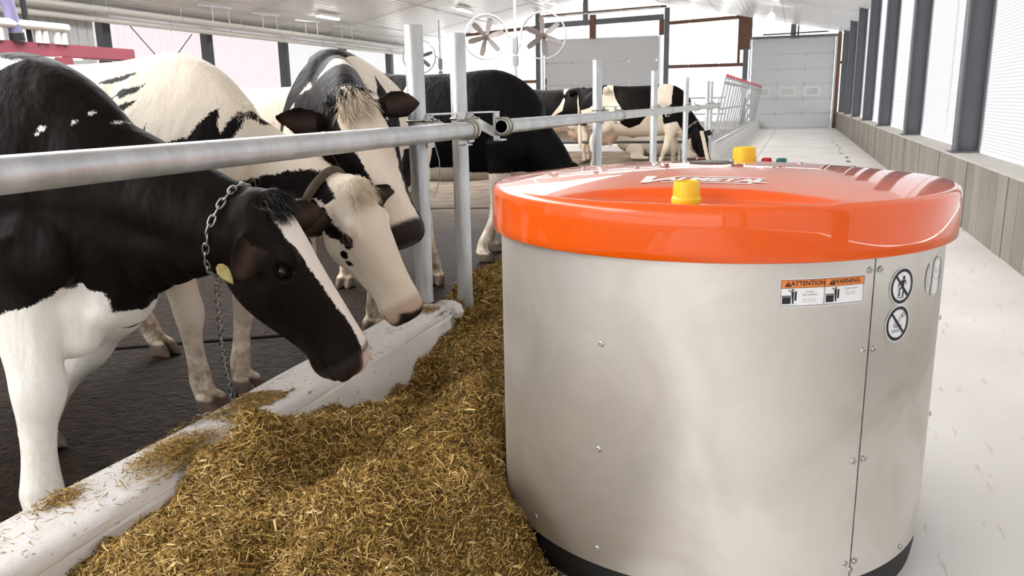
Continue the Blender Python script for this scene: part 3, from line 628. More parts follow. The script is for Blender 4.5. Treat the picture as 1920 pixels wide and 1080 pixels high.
MB().ball((-1.50, 3.36, .255), (.085, .06, .05), 9).build('concrete_chunk', M_curb, smooth=30, label='broken white concrete lump at the end of the near curb', cat='concrete')
curb(16.75, YE - .2, 'feed_curb', 'far pale curb under the headlock gates', zt=.34, n=20, jag=False)
# headlock gates
M_gate = mat('dull galvanised gate', (0.46, 0.47, 0.48), 0.45, 0.5)
M_red = mat('pinkish red plastic latch', (0.62, 0.10, 0.13), 0.4)
xa, za, xb_, zb = -1.57, .40, -1.36, 1.62
def hl(t): return xa + (xb_ - xa) * t, za + (zb - za) * t
bar_me = pipe((xa, 0, za), (xb_, 0, zb), .016, 10).mesh('upright_bar', M_gate, smooth=40)
bar2_me = MB().tube([(xa, -.12, za), (hl(.45)[0], -.02, hl(.45)[1]), (xb_, .02, zb)], .008, 6).mesh('locking_bar', M_gate, smooth=40)
latch_me = MB().box((0, 0, 0), (.07, .12, .05)).cyl((0, -.05, .02), (0, .05, .02), .03, 8).mesh('latch', M_red, bev=.006)
for (ya, yb_, n, lab) in ((17.0, 24.6, 9, 'nearer galvanised headlock gate with red latches along its top'), (24.8, 34.2, 9, 'farther galvanised headlock gate with red latches, by the end door')):
    g_ = empty('headlock_gate', (-1.5, (ya + yb_) / 2, .34), label=lab, cat='gate', group='headlock gates')
    for t, r in ((0, .03), (.5, .018), (.92, .03), (1.0, .022)):
        x, z = hl(t); MB().cyl((x, ya, z), (x, yb_, z), r, 12).build('gate_rail', M_gate, g_, smooth=40)
    for i in range(n + 1):
        y = ya + (yb_ - ya) * i / n
        put(bar_me, 'upright_bar', g_, loc=(0, y, 0))
        if i < n:
            put(bar2_me, 'locking_bar', g_, loc=(0, y + .36, 0)); put(latch_me, 'latch', g_, loc=(xb_ + .01, y + .3, zb + .03))
# far stall dividers
for i, (y, z, lab) in enumerate([(15.2, .45, 'thin dark stall rail low behind the far spotted cows'), (24.0, 1.25, 'upper pale stall rail beyond the headlock gates'), (24.1, .8, 'lower pale stall rail beyond the headlock gates')]):
    MB().cyl((-7.5 if i == 0 else -4.2, y, z), (-1.9, y, z), .025, 10).build('stall_rail', M_dark if i == 0 else M_galv, smooth=40, label=lab, cat='rail')
    for x in ((-7.4, -2.0) if i == 0 else (-4.1, -2.1)):
        MB().cyl((x, y, 0), (x, y, z), .02, 8).build('rail_leg', M_galv, bpy.data.objects['stall_rail' + ('' if i == 0 else '.%03d' % i)], smooth=40)
# ------------------------------------------------------------------ feed
def Hfeed(x, y):
    n1 = vnoise(x * 4.2 + 3, y * 3.4, 1); n2 = vnoise(x * 10, y * 9, 2); n3 = vnoise(x * 24, y * 24, 3)
    xt = np.interp(y, [0, 1.2, 1.75, 2.2, 2.9, 3.6, 5, 7, 9], [-.30, -.36, -.47, -.62, -.70, -.72, -.78, -.85, -.95])
    xl = np.interp(y, [0, 3.2, 3.5, 4, 5.5, 8, 9], [-1.8, -1.8, -1.8, -1.98, -2.0, -1.75, -1.6])
    amp = np.interp(y, [0, .9, 1.5, 2.1, 2.7, 3.3, 4.5, 6.5, 9], [.22, .25, .285, .24, .185, .22, .17, .10, .0])
    base = amp * sstep(-.02, .36, xt - x) * sstep(-.02, .3, x - xl)
    hollow = .13 * np.exp(-(((x + 1.44) / .13) ** 2 + ((y - 1.12) / .22) ** 2)) + .17 * np.exp(-(((x + 1.36) / .16) ** 2 + ((y - 2.62) / .36) ** 2)) + .08 * np.exp(-(((x + 1.12) / .08) ** 2 + ((y - 2.35) / .5) ** 2)) + .07 * np.exp(-(((x + 1.05) / .06) ** 2 + ((y - 1.75) / .22) ** 2)) + .05 * np.exp(-(((x + 1.05) / .1) ** 2 + ((y - 3.3) / .3) ** 2))
    ridge = .07 * np.exp(-(((x + 1.0) / .12) ** 2 + ((y - 2.9) / .45) ** 2)) + .05 * np.exp(-(((x + 1.26) / .13) ** 2 + ((y - 1.72) / .22) ** 2)) + .06 * np.exp(-(((x + .82) / .12) ** 2 + ((y - 1.55) / .25) ** 2))
    h = base + (ridge - hollow) * (base > .01) + (base > .004) * sstep(0, .08, base) * ((n1 - .5) * .14 + (n2 - .5) * .07 + (n3 - .5) * .022)
    return np.maximum(h, -.01)
def feed_mat():
    m = bpy.data.materials.new('chopped silage'); m.use_nodes = True; N = m.node_tree.nodes; L = m.node_tree.links; b = N['Principled BSDF']
    at = N.new('ShaderNodeAttribute'); at.attribute_name = 'tone'
    rp = N.new('ShaderNodeValToRGB'); E_ = rp.color_ramp.elements
    E_[0].position = 0; E_[0].color = (0.05, 0.027, 0.006, 1); E_[1].position = 1; E_[1].color = (0.86, 0.64, 0.30, 1)
    for p, c in ((.3, (0.18, 0.10, 0.018, 1)), (.6, (0.42, 0.255, 0.055, 1)), (.82, (0.64, 0.43, 0.135, 1))):
        q = E_.new(p); q.color = c
    L.new(at.outputs['Fac'], rp.inputs[0]); L.new(rp.outputs[0], b.inputs['Base Color']); b.inputs['Roughness'].default_value = 0.7; b.inputs['Specular IOR Level'].default_value = .25
    return m
M_feed = feed_mat()
def straws(px, py, pz, nx, ny, nz, L, Wd, tone, tilt=.35):
    n = len(px); a = rng.uniform(0, 2 * PI, n)
    d = np.stack([np.cos(a), np.sin(a), np.zeros(n)], -1); nn = np.stack([nx, ny, nz], -1)
    d -= nn * (d * nn).sum(-1, keepdims=True); d += nn * rng.normal(0, tilt, (n, 1)); d /= np.linalg.norm(d, axis=1, keepdims=True)
    s = np.cross(d, nn + rng.normal(0, .5, (n, 3))); s /= np.linalg.norm(s, axis=1, keepdims=True) + 1e-9
    up = np.cross(s, d); c = np.stack([px, py, pz], -1); b_ = rng.normal(0, .12, (n, 1)) * L[:, None]
    V = np.stack([c - d * L[:, None] / 2 - s * Wd[:, None] * .35, c - d * L[:, None] / 2 + s * Wd[:, None] * .35, c + up * b_ - s * Wd[:, None] / 2, c + up * b_ + s * Wd[:, None] / 2, c + d * L[:, None] / 2 - s * Wd[:, None] * .3, c + d * L[:, None] / 2 + s * Wd[:, None] * .3], 1)
    F = (np.arange(n)[:, None, None] * 6 + np.array([[0, 1, 3, 2], [2, 3, 5, 4]])[None]).reshape(-1, 4)
    return V.reshape(-1, 3), F, np.repeat(tone, 6)
def feed_object():
    gx = np.arange(-2.05, -.28, .014); gy = np.concatenate([np.arange(.3, 3.6, .014), np.arange(3.6, 9.0, .03)])
    X, Y = np.meshgrid(gx, gy, indexing='ij'); Z = Hfeed(X, Y)
    inr = (X - RX) ** 2 + (Y - RY) ** 2 < (RR - .01) ** 2
    incurb = (X < -1.425) & (Y < 3.25)
    over = sstep(.02, .1, Y - 1.46) * sstep(.02, .1, 1.72 - Y) * (X > -1.56) * .0
    Z = np.where(incurb, np.where(over > .001, .298 + over * 1.2, -.01), Z); Z = np.where(inr, -.01, Z)
    V = [np.stack([X, Y, Z], -1).reshape(-1, 3)]; nx_, ny_ = X.shape
    I = np.arange(nx_ - 1)[:, None] * ny_ + np.arange(ny_ - 1)[None]; F0 = np.stack([I, I + ny_, I + ny_ + 1, I + 1], -1).reshape(-1, 4)
    zz = np.maximum.reduce([Z.ravel()[F0[:, k]] for k in range(4)]); F0 = F0[zz > 0.0]
    T = [np.full(X.size, .10) + .1 * vnoise(X.ravel() * 60, Y.ravel() * 60, 9)]; F = [F0]; off = X.size
    # straws on the heap
    n = 560000; y = .75 + 8.0 * rng.random(n) ** 2.1; x = rng.uniform(-2.03, -.33, n)
    h = Hfeed(x, y); d = np.hypot(x, y)
    ok = (h > .004) & ((x - RX) ** 2 + (y - RY) ** 2 > (RR + .004) ** 2) & ~((x < -1.432) & (y < 3.25))
    x, y, h, d = x[ok], y[ok], h[ok], d[ok]
    e_ = .006; gx_ = (Hfeed(x + e_, y) - h) / e_; gy_ = (Hfeed(x, y + e_) - h) / e_; q = np.sqrt(gx_ ** 2 + gy_ ** 2 + 1)
    k = len(x); L = rng.lognormal(math.log(.015), .5, k).clip(.006, .055) * np.interp(d, [1, 4, 9], [1, 1.5, 2.4]); Wd = rng.uniform(.0010, .0026, k) * np.interp(d, [1, 4, 9], [1, 1.6, 3])
    chunk = rng.random(k) < .012; L = np.where(chunk, L * .9 + .008, L); Wd = np.where(chunk, rng.uniform(.004, .008, k), Wd)
    tone = np.clip(.53 + .30 * rng.standard_normal(k) + .28 * (vnoise(x * 3, y * 3, 5) - .5) - .17 * sstep(1.9, 3.0, y) + chunk * .2 + (L > .03) * .1, .02, 1)  # farther straw toned darker: damper feed, partly painted shade of robot and cows
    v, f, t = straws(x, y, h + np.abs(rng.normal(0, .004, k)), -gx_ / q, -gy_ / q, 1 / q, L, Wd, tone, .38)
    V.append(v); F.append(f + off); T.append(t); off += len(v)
    # straws on the curb
    m_ = 80000; y = 1.0 + 2.4 * rng.random(m_); x = rng.uniform(-1.64, -1.44, m_)
    dens = .012 + .85 * np.exp(-((y - 1.58) / .10) ** 2) * (x > -1.575) * (vnoise(x * 30, y * 12, 14) > .25) + .5 * np.exp(-((y - 2.02) / .2) ** 2) * (vnoise(x * 22, y * 9, 4) > .45) * (x < -1.49) + .8 * np.exp(-(((y - 1.30) / .05) ** 2 + ((x + 1.60) / .035) ** 2)) + .6 * np.exp(-(((y - 2.50) / .06) ** 2 + ((x + 1.52) / .05) ** 2)) + .35 * np.exp(-((y - 3.18) / .06) ** 2) + .2 * np.exp(-(((y - 1.10) / .03) ** 2 + ((x + 1.60) / .04) ** 2))
    ok = rng.random(m_) < dens; x, y = x[ok], y[ok]; k = len(x)
    zt_ = np.where(x > -1.47, .288, .3015) + np.abs(rng.normal(0, .004, k)) + .034 * np.exp(-((y - 1.57) / .14) ** 2) * (x > -1.57) * rng.random(k)
    v, f, t = straws(x, y, zt_, np.zeros(k), np.zeros(k), np.ones(k), rng.lognormal(math.log(.014), .5, k).clip(.005, .05), rng.uniform(.001, .0024, k), np.clip(.5 + .2 * rng.standard_normal(k), 0, 1), .2)
    V.append(v); F.append(f + off); T.append(t); off += len(v)
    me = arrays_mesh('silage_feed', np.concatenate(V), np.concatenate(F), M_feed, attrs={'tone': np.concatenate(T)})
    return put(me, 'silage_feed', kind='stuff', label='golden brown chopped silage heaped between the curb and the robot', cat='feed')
feed_object()
def tuft(cx, cy, r, h, n, name, label):
    a = rng.uniform(0, 2 * PI, n); q = np.sqrt(rng.random(n)) * r; x = cx + q * np.cos(a); y = cy + q * np.sin(a) * 1.4; z = h * (1 - (q / r) ** 2) * rng.random(n) ** .4
    v, f, t = straws(x, y, z + .004, np.zeros(n), np.zeros(n), np.ones(n), rng.uniform(.05, .14, n), rng.uniform(.004, .01, n), np.clip(.5 + .2 * rng.standard_normal(n), 0, 1), .4)
    put(arrays_mesh(name, v, f, M_feed, attrs={'tone': t}), name, kind='stuff', label=label, cat='feed')
tuft(-.62, 12.9, .26, .16, 1600, 'hay_tuft', 'small clump of dry feed on the alley beyond the robot lid')
# ------------------------------------------------------------------ cows
def coat_mat(name, white, black=(0.0032, 0.0023, 0.0019), pink=(0.55, 0.33, 0.24), dark=(0.03, 0.024, 0.022), jag=0.022, dirtcol=(0.22, 0.14, 0.075)):
    m = bpy.data.materials.new(name); m.use_nodes = True; N = m.node_tree.nodes; L = m.node_tree.links; b = N['Principled BSDF']
    def attr(a):
        q = N.new('ShaderNodeAttribute'); q.attribute_name = a; return q.outputs['Fac']
    def noise(scale, det=4, st=None, rough=.6):
        q = N.new('ShaderNodeTexNoise'); q.inputs['Scale'].default_value = scale; q.inputs['Detail'].default_value = det; q.inputs['Roughness'].default_value = rough
        if st:
            mp = N.new('ShaderNodeMapping'); mp.inputs['Scale'].default_value = st; L.new(tc.outputs['Object'], mp.inputs[0]); L.new(mp.outputs[0], q.inputs['Vector'])
        else: L.new(tc.outputs['Object'], q.inputs['Vector'])
        return q.outputs['Fac']
    def math_(op, a, b_=None, c=None):
        q = N.new('ShaderNodeMath'); q.operation = op
        for i, v in enumerate((a, b_, c)):
            if v is None: continue
            if isinstance(v, (int, float)): q.inputs[i].default_value = v
            else: L.new(v, q.inputs[i])
        return q.outputs[0]
    def mixc(f, a, b_):
        q = N.new('ShaderNodeMixRGB')
        for i, v in enumerate((f, a, b_)):
            if isinstance(v, tuple): q.inputs[i].default_value = (*v, 1)
            elif isinstance(v, (int, float)): q.inputs[i].default_value = v
            else: L.new(v, q.inputs[i])
        return q.outputs[0]
    tc = N.new('ShaderNodeTexCoord')
    j1 = noise(22, 3); j2 = noise(1.0, 3, (230, 230, 75))
    f = math_('MULTIPLY_ADD', math_('SUBTRACT', j1, .5), jag, attr('coat')); f = math_('MULTIPLY_ADD', math_('SUBTRACT', j2, .5), jag * .9, f)
    mr = N.new('ShaderNodeMapRange'); mr.inputs[1].default_value = -.0022; mr.inputs[2].default_value = .0022; L.new(f, mr.inputs[0])
    big = noise(3.0, 4); fine = noise(1.0, 3, (160, 160, 50))
    w2 = tuple(c * k for c, k in zip(white, (.90, .84, .74)))
    wc = mixc(math_('MULTIPLY', math_('SUBTRACT', big, .35), 1.6), white, w2); 
    bc = mixc(math_('SUBTRACT', big, .25), black, tuple(c * k for c, k in zip(black, (2.5, 2.1, 1.9))))
    wc = mixc(math_('MULTIPLY', fine, .28), wc, tuple(c * .72 for c in white))
    base = mixc(mr.outputs[0], bc, wc)
    dn = noise(14, 6, None, .7); dm = math_('MULTIPLY', attr('dirt'), math_('MULTIPLY', math_('SUBTRACT', dn, .36), 5.0))
    cl = N.new('ShaderNodeClamp'); L.new(dm, cl.inputs[0]); cl.inputs[2].default_value = .92
    base = mixc(cl.outputs[0], base, dirtcol)
    sk = mixc(attr('skint'), dark, pink); base = mixc(attr('skin'), base, sk)
    L.new(base, b.inputs['Base Color'])
    b.inputs['Roughness'].default_value = .55; b.inputs['Specular IOR Level'].default_value = .1; b.inputs['Sheen Weight'].default_value = .0; b.inputs['Sheen Roughness'].default_value = .4
    r_ = math_('MULTIPLY_ADD', attr('skin'), -.2, .56); L.new(r_, b.inputs['Roughness'])
    h = math_('MULTIPLY_ADD', noise(1.0, 4, (170, 170, 45)), .4, math_('MULTIPLY_ADD', noise(5, 3, (1.6, 1.6, .7)), 5.0, math_('MULTIPLY', noise(11, 3), 1.8)))
    bp = N.new('ShaderNodeBump'); bp.inputs['Distance'].default_value = .0045; bp.inputs['Strength'].default_value = .8; L.new(h, bp.inputs['Height']); L.new(bp.outputs[0], b.inputs['Normal'])
    return m
M_eye = mat('dark wet eye', (0.006, 0.0045, 0.004), 0.06, spec=.45)
def vec(p): return np.array(p, float)
def nrm(v): return v / (np.linalg.norm(v) + 1e-12)
def loft(mb, rings):
    n = len(rings[0]); V = [tuple(p) for r in rings for p in r]; F = []
    for i in range(len(rings) - 1): F += [(i * n + j, i * n + (j + 1) % n, (i + 1) * n + (j + 1) % n, (i + 1) * n + j) for j in range(n)]
    F += [tuple(range(n - 1, -1, -1)), tuple((len(rings) - 1) * n + j for j in range(n))]
    mb.add(V, F)
def interp_rows(tab, m):
    tab = np.array(tab, float); x = np.linspace(0, len(tab) - 1, m); i = np.clip(x.astype(int), 0, len(tab) - 2); f = (x - i)[:, None]
    P = lambda k: tab[np.clip(i + k, 0, len(tab) - 1)]
    a, b_, c, d = P(-1), P(0), P(1), P(2)
    return .5 * ((2 * b_) + (-a + c) * f + (2 * a - 5 * b_ + 4 * c - d) * f ** 2 + (-a + 3 * b_ - 3 * c + d) * f ** 3)
def oval(c, u, w, t, pw=.85, top=.0, bot=.0):
    s, k = np.sin(t), np.cos(t); fac = 1 - top * np.maximum(k, 0) ** 2 - bot * np.maximum(-k, 0) ** 2
    return c + np.outer(k, u) + np.outer(np.sign(s) * np.abs(s) ** pw * fac, w)
def limb(mb, path, m=26, N_=16):
    """path rows: x y z r_forward r_side"""
    P = interp_rows(path, m); t = np.linspace(0, 2 * PI, N_, endpoint=False); rings = []
    for i in range(m):
        a = P[max(i - 1, 0), :3]; b_ = P[min(i + 1, m - 1), :3]; T = nrm(b_ - a)
        f = np.array([1., 0, 0]); f = nrm(f - T * f.dot(T)); s = np.cross(T, f)
        rings.append(P[i, :3] + np.outer(np.cos(t), f) * P[i, 3] + np.outer(np.sin(t), s) * P[i, 4])
    loft(mb, rings)
HEAD = [  # s, top n, bottom n, half width, jaw width factor
    (-.085, -.035, -.135, .050, .9), (-.05, -.002, -.190, .088, .85), (0.0, .014, -.232, .104, .75), (.06, .014, -.262, .114, .70), (.13, .010, -.276, .122, .66), (.20, .004, -.276, .126, .60),
    (.26, .000, -.264, .114, .56), (.32, -.002, -.244, .096, .56), (.38, -.004, -.220, .083, .60), (.44, -.006, -.200, .080, .68), (.49, -.010, -.190, .086, .76), (.53, -.015, -.182, .088, .80), (.562, -.028, -.172, .081, .82), (.584, -.056, -.150, .058, .9)]
def build_cow(name, label, pos, psi, S, poll, nose, roll=0.0, hooves=None, coat=None, white=(0.80, 0.74, 0.66), vox=.012, hs=1.0, ears=None, extra=None, disp=None, muzzle=None,
              crest_off=(0, 0, 0), throat_off=(0, 0, 0), neck_w=1.0, udder=True, tail=True, lying=False, dirt=1.0, black=(0.0032, 0.0023, 0.0019), pitch=0.0, rear_drop=0.0, brisket=True, Qstart=None, leg_w=1.0, eyes=True, jag=.022, lidcol=None):
    MW = Matrix.Translation((pos[0], pos[1], 0)) @ Matrix.Rotation(psi, 4, 'Z') @ Matrix.Rotation(-pitch, 4, 'Y') @ Matrix.Scale(S, 4)
    MI = MW.inverted()
    loc = lambda p: np.array(MI @ Vector(p))
    t = np.linspace(0, 2 * PI, 32, endpoint=False); mb = MB()
    dz = -.52 if lying else 0.0
    # trunk:  x, top z, bottom z, half width
    TR = [(-.93, 1.33, 1.10, .07), (-.89, 1.37, .92, .15), (-.80, 1.385, .76, .225), (-.66, 1.40, .68, .265), (-.50, 1.425, .64, .285), (-.32, 1.405, .60, .305), (-.12, 1.395, .575, .335), (.08, 1.395, .57, .345), (.26, 1.40, .575, .325), (.42, 1.415, .585, .285), (.56, 1.41, .60, .25), (.70, 1.355, .635, .215), (.82, 1.26, .70, .165), (.90, 1.15, .80, .10)]
    R = interp_rows(TR, 44)
    loft(mb, [oval(np.array([r[0], 0, (r[1] + r[2]) / 2 + dz]), np.array([0, 0, (r[1] - r[2]) / 2]), np.array([0, r[3], 0]), t, .82, .30, .08) for r in R])
    q = lambda c, r, rot=None: mb.ball((c[0], c[1], c[2] + dz), r, 20, rot)
    for s in (-1, 1):
        q((-.45, s * .235, 1.335), (.075, .06, .06)); q((-.80, s * .11, 1.24), (.06, .045, .06))                     # hooks and pins
        q((-.62, s * .17, 1.02), (.27, .135, .30)); q((-.46, s * .22, .80), (.15, .09, .17))                        # thigh, stifle
        q((.54, s * .160, .98), (.19, .072, .27), Matrix.Rotation(.25, 3, 'Y')); q((.63, s * .175, .83), (.17, .085, .16), Matrix.Rotation(-.5, 3, 'Y'))  # shoulder, arm
    if brisket: q((.74, 0, .70), (.15, .13, .15))                                                                              # brisket
    if udder: q((-.50, 0, .60), (.22, .17, .17)); [mb.tube([(x, y, .50 + dz), (x + .01, y * 1.1, .405 + dz)], [.022, .014], 10) for x in (-.56, -.42) for y in (-.08, .08)]
    if tail: mb.tube([(-.86, 0, 1.37 + dz), (-.93, 0, 1.33 + dz), (-.975, .01, 1.18 + dz), (-.965, .02, .85 + dz), (-.955, .02, .62 + dz), (-.95, .03, .47 + dz), (-.95, .03, .36 + dz)], [.045, .04, .028, .02, .03, .038, .012], 14)
    # head frame
    pl_ = loc(poll); no = loc(nose); a = nrm(no - pl_); up = np.array([0, 0, 1.]); lft = np.cross(up, a)
    if np.linalg.norm(lft) < .12: lft = np.array([0, 1., 0]) - a * a[1]
    lft = nrm(lft); n = np.cross(a, lft); c_, s_ = math.cos(roll), math.sin(roll)
    n, lft = n * c_ + lft * s_, lft * c_ - n * s_
    org = pl_
    hp = lambda s, l, nn: org + (a * s + lft * l + n * nn) * hs
    HR = interp_rows(HEAD, 46); rings = []
    for s, tp, bt, hw, jf in HR:
        k = np.cos(t); si = np.sin(t); fac = np.where(k < 0, 1 - (1 - jf) * (-k) ** 1.4, 1.0)
        nn = (tp + bt) / 2 + (tp - bt) / 2 * np.sign(k) * np.abs(k) ** .9; ll = hw * np.sign(si) * np.abs(si) ** .72 * fac
        rings.append(org + hs * (a * s + np.outer(nn, n) + np.outer(ll, lft)))
    loft(mb, rings)
    HM = Matrix((tuple(a), tuple(lft), tuple(n))).transposed()
    for s in (-1, 1):
        mb.ball(hp(.140, s * .092, -.038), (.048 * hs, .030 * hs, .036 * hs), 16, HM)         # brow
        mb.ball(hp(.17, s * .072, -.17), (.11 * hs, .035 * hs, .085 * hs), 16, HM)            # cheek
        mb.ball(hp(.30, s * .062, -.075), (.10 * hs, .02 * hs, .035 * hs), 16, HM)            # face crest
        mb.ball(hp(.528, s * .050, -.082), (.046 * hs, .038 * hs, .050 * hs), 16, HM)         # nostril wing
    mb.ball(hp(-.01, 0, .005), (.05 * hs, .06 * hs, .03 * hs), 16, HM)                         # poll knob
    mb.ball(hp(.50, 0, -.172), (.062 * hs, .058 * hs, .034 * hs), 16, HM)                      # lower lip
    # ears
    ears = ears or {}
    ear_info = []
    for s in (-1, 1):
        E_ = dict(d=(.05, s * .95, -.10), L=.20, W=.062, face=(.55, 0, .8), cup=.018); E_.update(ears.get(s, {}))
        d = E_['d']; dv = nrm(a * d[0] + lft * d[1] + n * d[2]); fv = E_['face']; fc = a * fv[0] + lft * fv[1] + n * fv[2]; fc = nrm(fc - dv * fc.dot(dv)); wd = np.cross(dv, fc)
        b0 = hp(.035, s * .088, -.075); rings = []; tt = np.linspace(0, 2 * PI, 20, endpoint=False)
        for k in np.linspace(0, 1, 16):
            hw = E_['W'] * (np.interp(k, [0, .12, .35, .6, .85, 1], [.42, .55, .95, 1.0, .62, .10])); th = np.interp(k, [0, .2, 1], [.022, .013, .008])
            cc = b0 + dv * E_['L'] * hs * k - fc * .01 + np.array([0, 0, -1.]) * E_.get('droop', .02) * k * k
            ca, sa = np.cos(tt), np.sin(tt); u = ca * hw
            rings.append(cc + np.outer(u, wd) * hs + np.outer(sa * th + E_['cup'] * (u / E_['W']) ** 2 - E_['cup'] * .4, fc) * hs)
        loft(mb, rings); ear_info.append((s, b0, dv, fc, wd, E_['L'] * hs))
    # neck
    P0 = np.array([.47, 0, 1.385 + dz]); P3 = hp(-.01, 0, -.005); Q0 = np.array(Qstart) if Qstart else np.array([.80, 0, .63 + dz]); Q3 = hp(.10, 0, -.235)
    Pm = P0 * .42 + P3 * .58 + np.array(crest_off) + np.array([0, 0, .02]); Qm = Q0 * .45 + Q3 * .55 + np.array(throat_off) + np.array([0, 0, .03]); rings = []
    for k in np.linspace(0, 1, 18):
        cr = P0 * (1 - k) ** 2 + 2 * Pm * k * (1 - k) + P3 * k * k; th = Q0 * (1 - k) ** 2 + 2 * Qm * k * (1 - k) + Q3 * k * k
        la = nrm(np.array([0, 1., 0]) * (1 - k) + lft * k); u = (cr - th) / 2; la = nrm(la - nrm(u) * la.dot(nrm(u)))
        w = np.interp(k, [0, .25, .5, .75, 1], [.215, .175, .145, .125, .105]) * neck_w
        rings.append(oval((cr + th) / 2, u, la * w, t, .85, .35, .30))
    loft(mb, rings)
    # legs
    hooves = hooves or {}
    toes = []
    for key, s, fx in (('fr', -1, .60), ('fl', 1, .60), ('hr', -1, -.66), ('hl', 1, -.66)):
        if lying:
            y = s * .26
            if fx > 0: limb(mb, [(.62, y * .8, .26, .09, .08), (.75, y, .12, .07, .06), (.85, y, .06, .055, .05), (.7, y * 1.1, .05, .045, .04), (.55, y * 1.1, .05, .045, .045)])
            else: limb(mb, [(-.55, y, .3, .2, .12), (-.35, y * 1.3, .14, .12, .08), (-.5, y * 1.5, .07, .06, .05), (-.3, y * 1.6, .05, .045, .04), (-.15, y * 1.6, .05, .045, .04)])
            continue
        hx, hy = fx, s * .17
        if key in hooves:
            v = loc((hooves[key][0], hooves[key][1], 0)); hx, hy = v[0], v[1]
        if fx > 0:
            T = [(.60, s * .19, .90, .13, .085), (.605, s * .185, .76, .105, .075), (.60, s * .178, .62, .083, .066), (0, 0, .50, .064, .057), (0, 0, .435, .060, .060), (0, 0, .385, .053, .054), (0, 0, .33, .041, .043), (0, 0, .24, .036, .038), (0, 0, .165, .042, .043), (0, 0, .125, .046, .048), (0, 0, .09, .041, .044), (0, 0, .05, .048, .052)]
            bx, by, z0, z1 = .60, s * .178, .62, .05
            kn = lambda z: .018 * math.exp(-((z - .43) / .08) ** 2)
        else:
            T = [(-.60, s * .17, 1.10, .24, .11), (-.55, s * .18, .92, .22, .115), (-.53, s * .185, .77, .155, .09), (0, 0, .64, .10, .065), (0, 0, .54, .072, .052), (0, 0, .475, .064, .05), (0, 0, .40, .05, .044), (0, 0, .30, .042, .04), (0, 0, .20, .042, .042), (0, 0, .135, .049, .05), (0, 0, .09, .043, .046), (0, 0, .05, .05, .054)]
            bx, by, z0, z1 = -.53, s * .185, .77, .05
            kn = lambda z: -.085 * math.exp(-((z - .50) / .13) ** 2) + .0
        rows = []
        for (x, y, z, rf, rs) in T:
            if x == 0:
                k = ((z0 - z) / (z0 - z1)) ** .9; x = bx + (hx - .03 - bx) * k + kn(z); y = by + (hy - by) * k
            if z < .1: x += (.1 - z) * .35
            lw = leg_w if (fx > 0 and z < .7) else 1.0; rows.append((x, y, z, rf * lw, rs * lw))
        limb(mb, rows, 34)
        if fx < 0: mb.ball((rows[4][0] - .045, rows[4][1], .545), (.03, .026, .05), 12)
        toes.append((hx, hy))
    for hx, hy in toes:
        for s in (-1, 1):
            tt = np.linspace(0, 2 * PI, 14, endpoint=False); rings = []
            for z, ln, wdt, off in ((.0, .072, .031, .03), (.02, .070, .031, .026), (.05, .056, .029, .012), (.075, .045, .027, 0)):
                rings.append(np.stack([hx + off + ln * np.cos(tt) * np.where(np.cos(tt) > 0, 1.05, .8), hy + s * .031 + wdt * np.sin(tt) * (1 - .25 * np.maximum(np.cos(tt), 0)), np.full(14, z)], -1))
            loft(mb, rings)
    if extra: extra(mb, loc, hp)
    # union by voxel remesh
    me = bpy.data.meshes.new('raw'); me.from_pydata(mb.v, [], mb.f); bm = bmesh.new(); bm.from_mesh(me); bmesh.ops.recalc_face_normals(bm, faces=bm.faces); bm.to_mesh(me); bm.free()
    o = bpy.data.objects.new('raw', me); col.objects.link(o)
    rm = o.modifiers.new('r', 'REMESH'); rm.mode = 'VOXEL'; rm.voxel_size = vox / S
    sm = o.modifiers.new('s', 'SMOOTH'); sm.factor = .5; sm.iterations = max(4, int(.10 / vox))
    dg = bpy.context.evaluated_depsgraph_get(); me2 = bpy.data.meshes.new_from_object(o.evaluated_get(dg)); bpy.data.objects.remove(o); bpy.data.meshes.remove(me)
    nv = len(me2.vertices); co = np.empty(nv * 3, np.float32); me2.vertices.foreach_get('co', co); co = co.reshape(-1, 3).astype(float)
    no_ = np.empty(nv * 3, np.float32); me2.vertices.foreach_get('normal', no_); no_ = no_.reshape(-1, 3).astype(float)
    if rear_drop: co[:, 2] -= rear_drop * sstep(.35, -.75, co[:, 0]) * np.clip(co[:, 2] / 1.4, 0, 1) ** 1.3
    D = (co - org) / hs; G = dict(x=co[:, 0], y=co[:, 1], z=co[:, 2] - dz, s=D @ a, l=D @ lft, n=D @ n)
    s, l, nn = G['s'], G['l'], G['n']
    eard = np.minimum(*[np.linalg.norm(co - (e_[1] + e_[2] * np.clip(((co - e_[1]) @ e_[2]), 0, e_[5])[:, None]), axis=1) for e_ in ear_info]); G['earp'] = np.maximum(*[((co - e_[1]) @ e_[2]) / e_[5] * (np.linalg.norm(co - (e_[1] + e_[2] * np.clip(((co - e_[1]) @ e_[2]), 0, e_[5])[:, None]), axis=1) < .09) for e_ in ear_info])
    G['earin'] = np.maximum(*[sstep(-.3, .6, no_ @ e_[3]) * np.exp(-(((co - e_[1]) @ e_[4]) / .030) ** 2) * sstep(1.0, .8, ((co - e_[1]) @ e_[2]) / e_[5]) * (((co - e_[1]) @ e_[2]) > .25 * e_[5]) * (np.linalg.norm(co - (e_[1] + e_[2] * np.clip(((co - e_[1]) @ e_[2]), 0, e_[5])[:, None]), axis=1) < .05) for e_ in ear_info])
    hd = sstep(-.02, .04, s) * (np.abs(l) < .35) * (nn > -.36) * (nn < .12) * sstep(.70, .62, s); G['head'] = hd
    # facial relief
    dsp = np.zeros(nv); nost = np.zeros(nv)
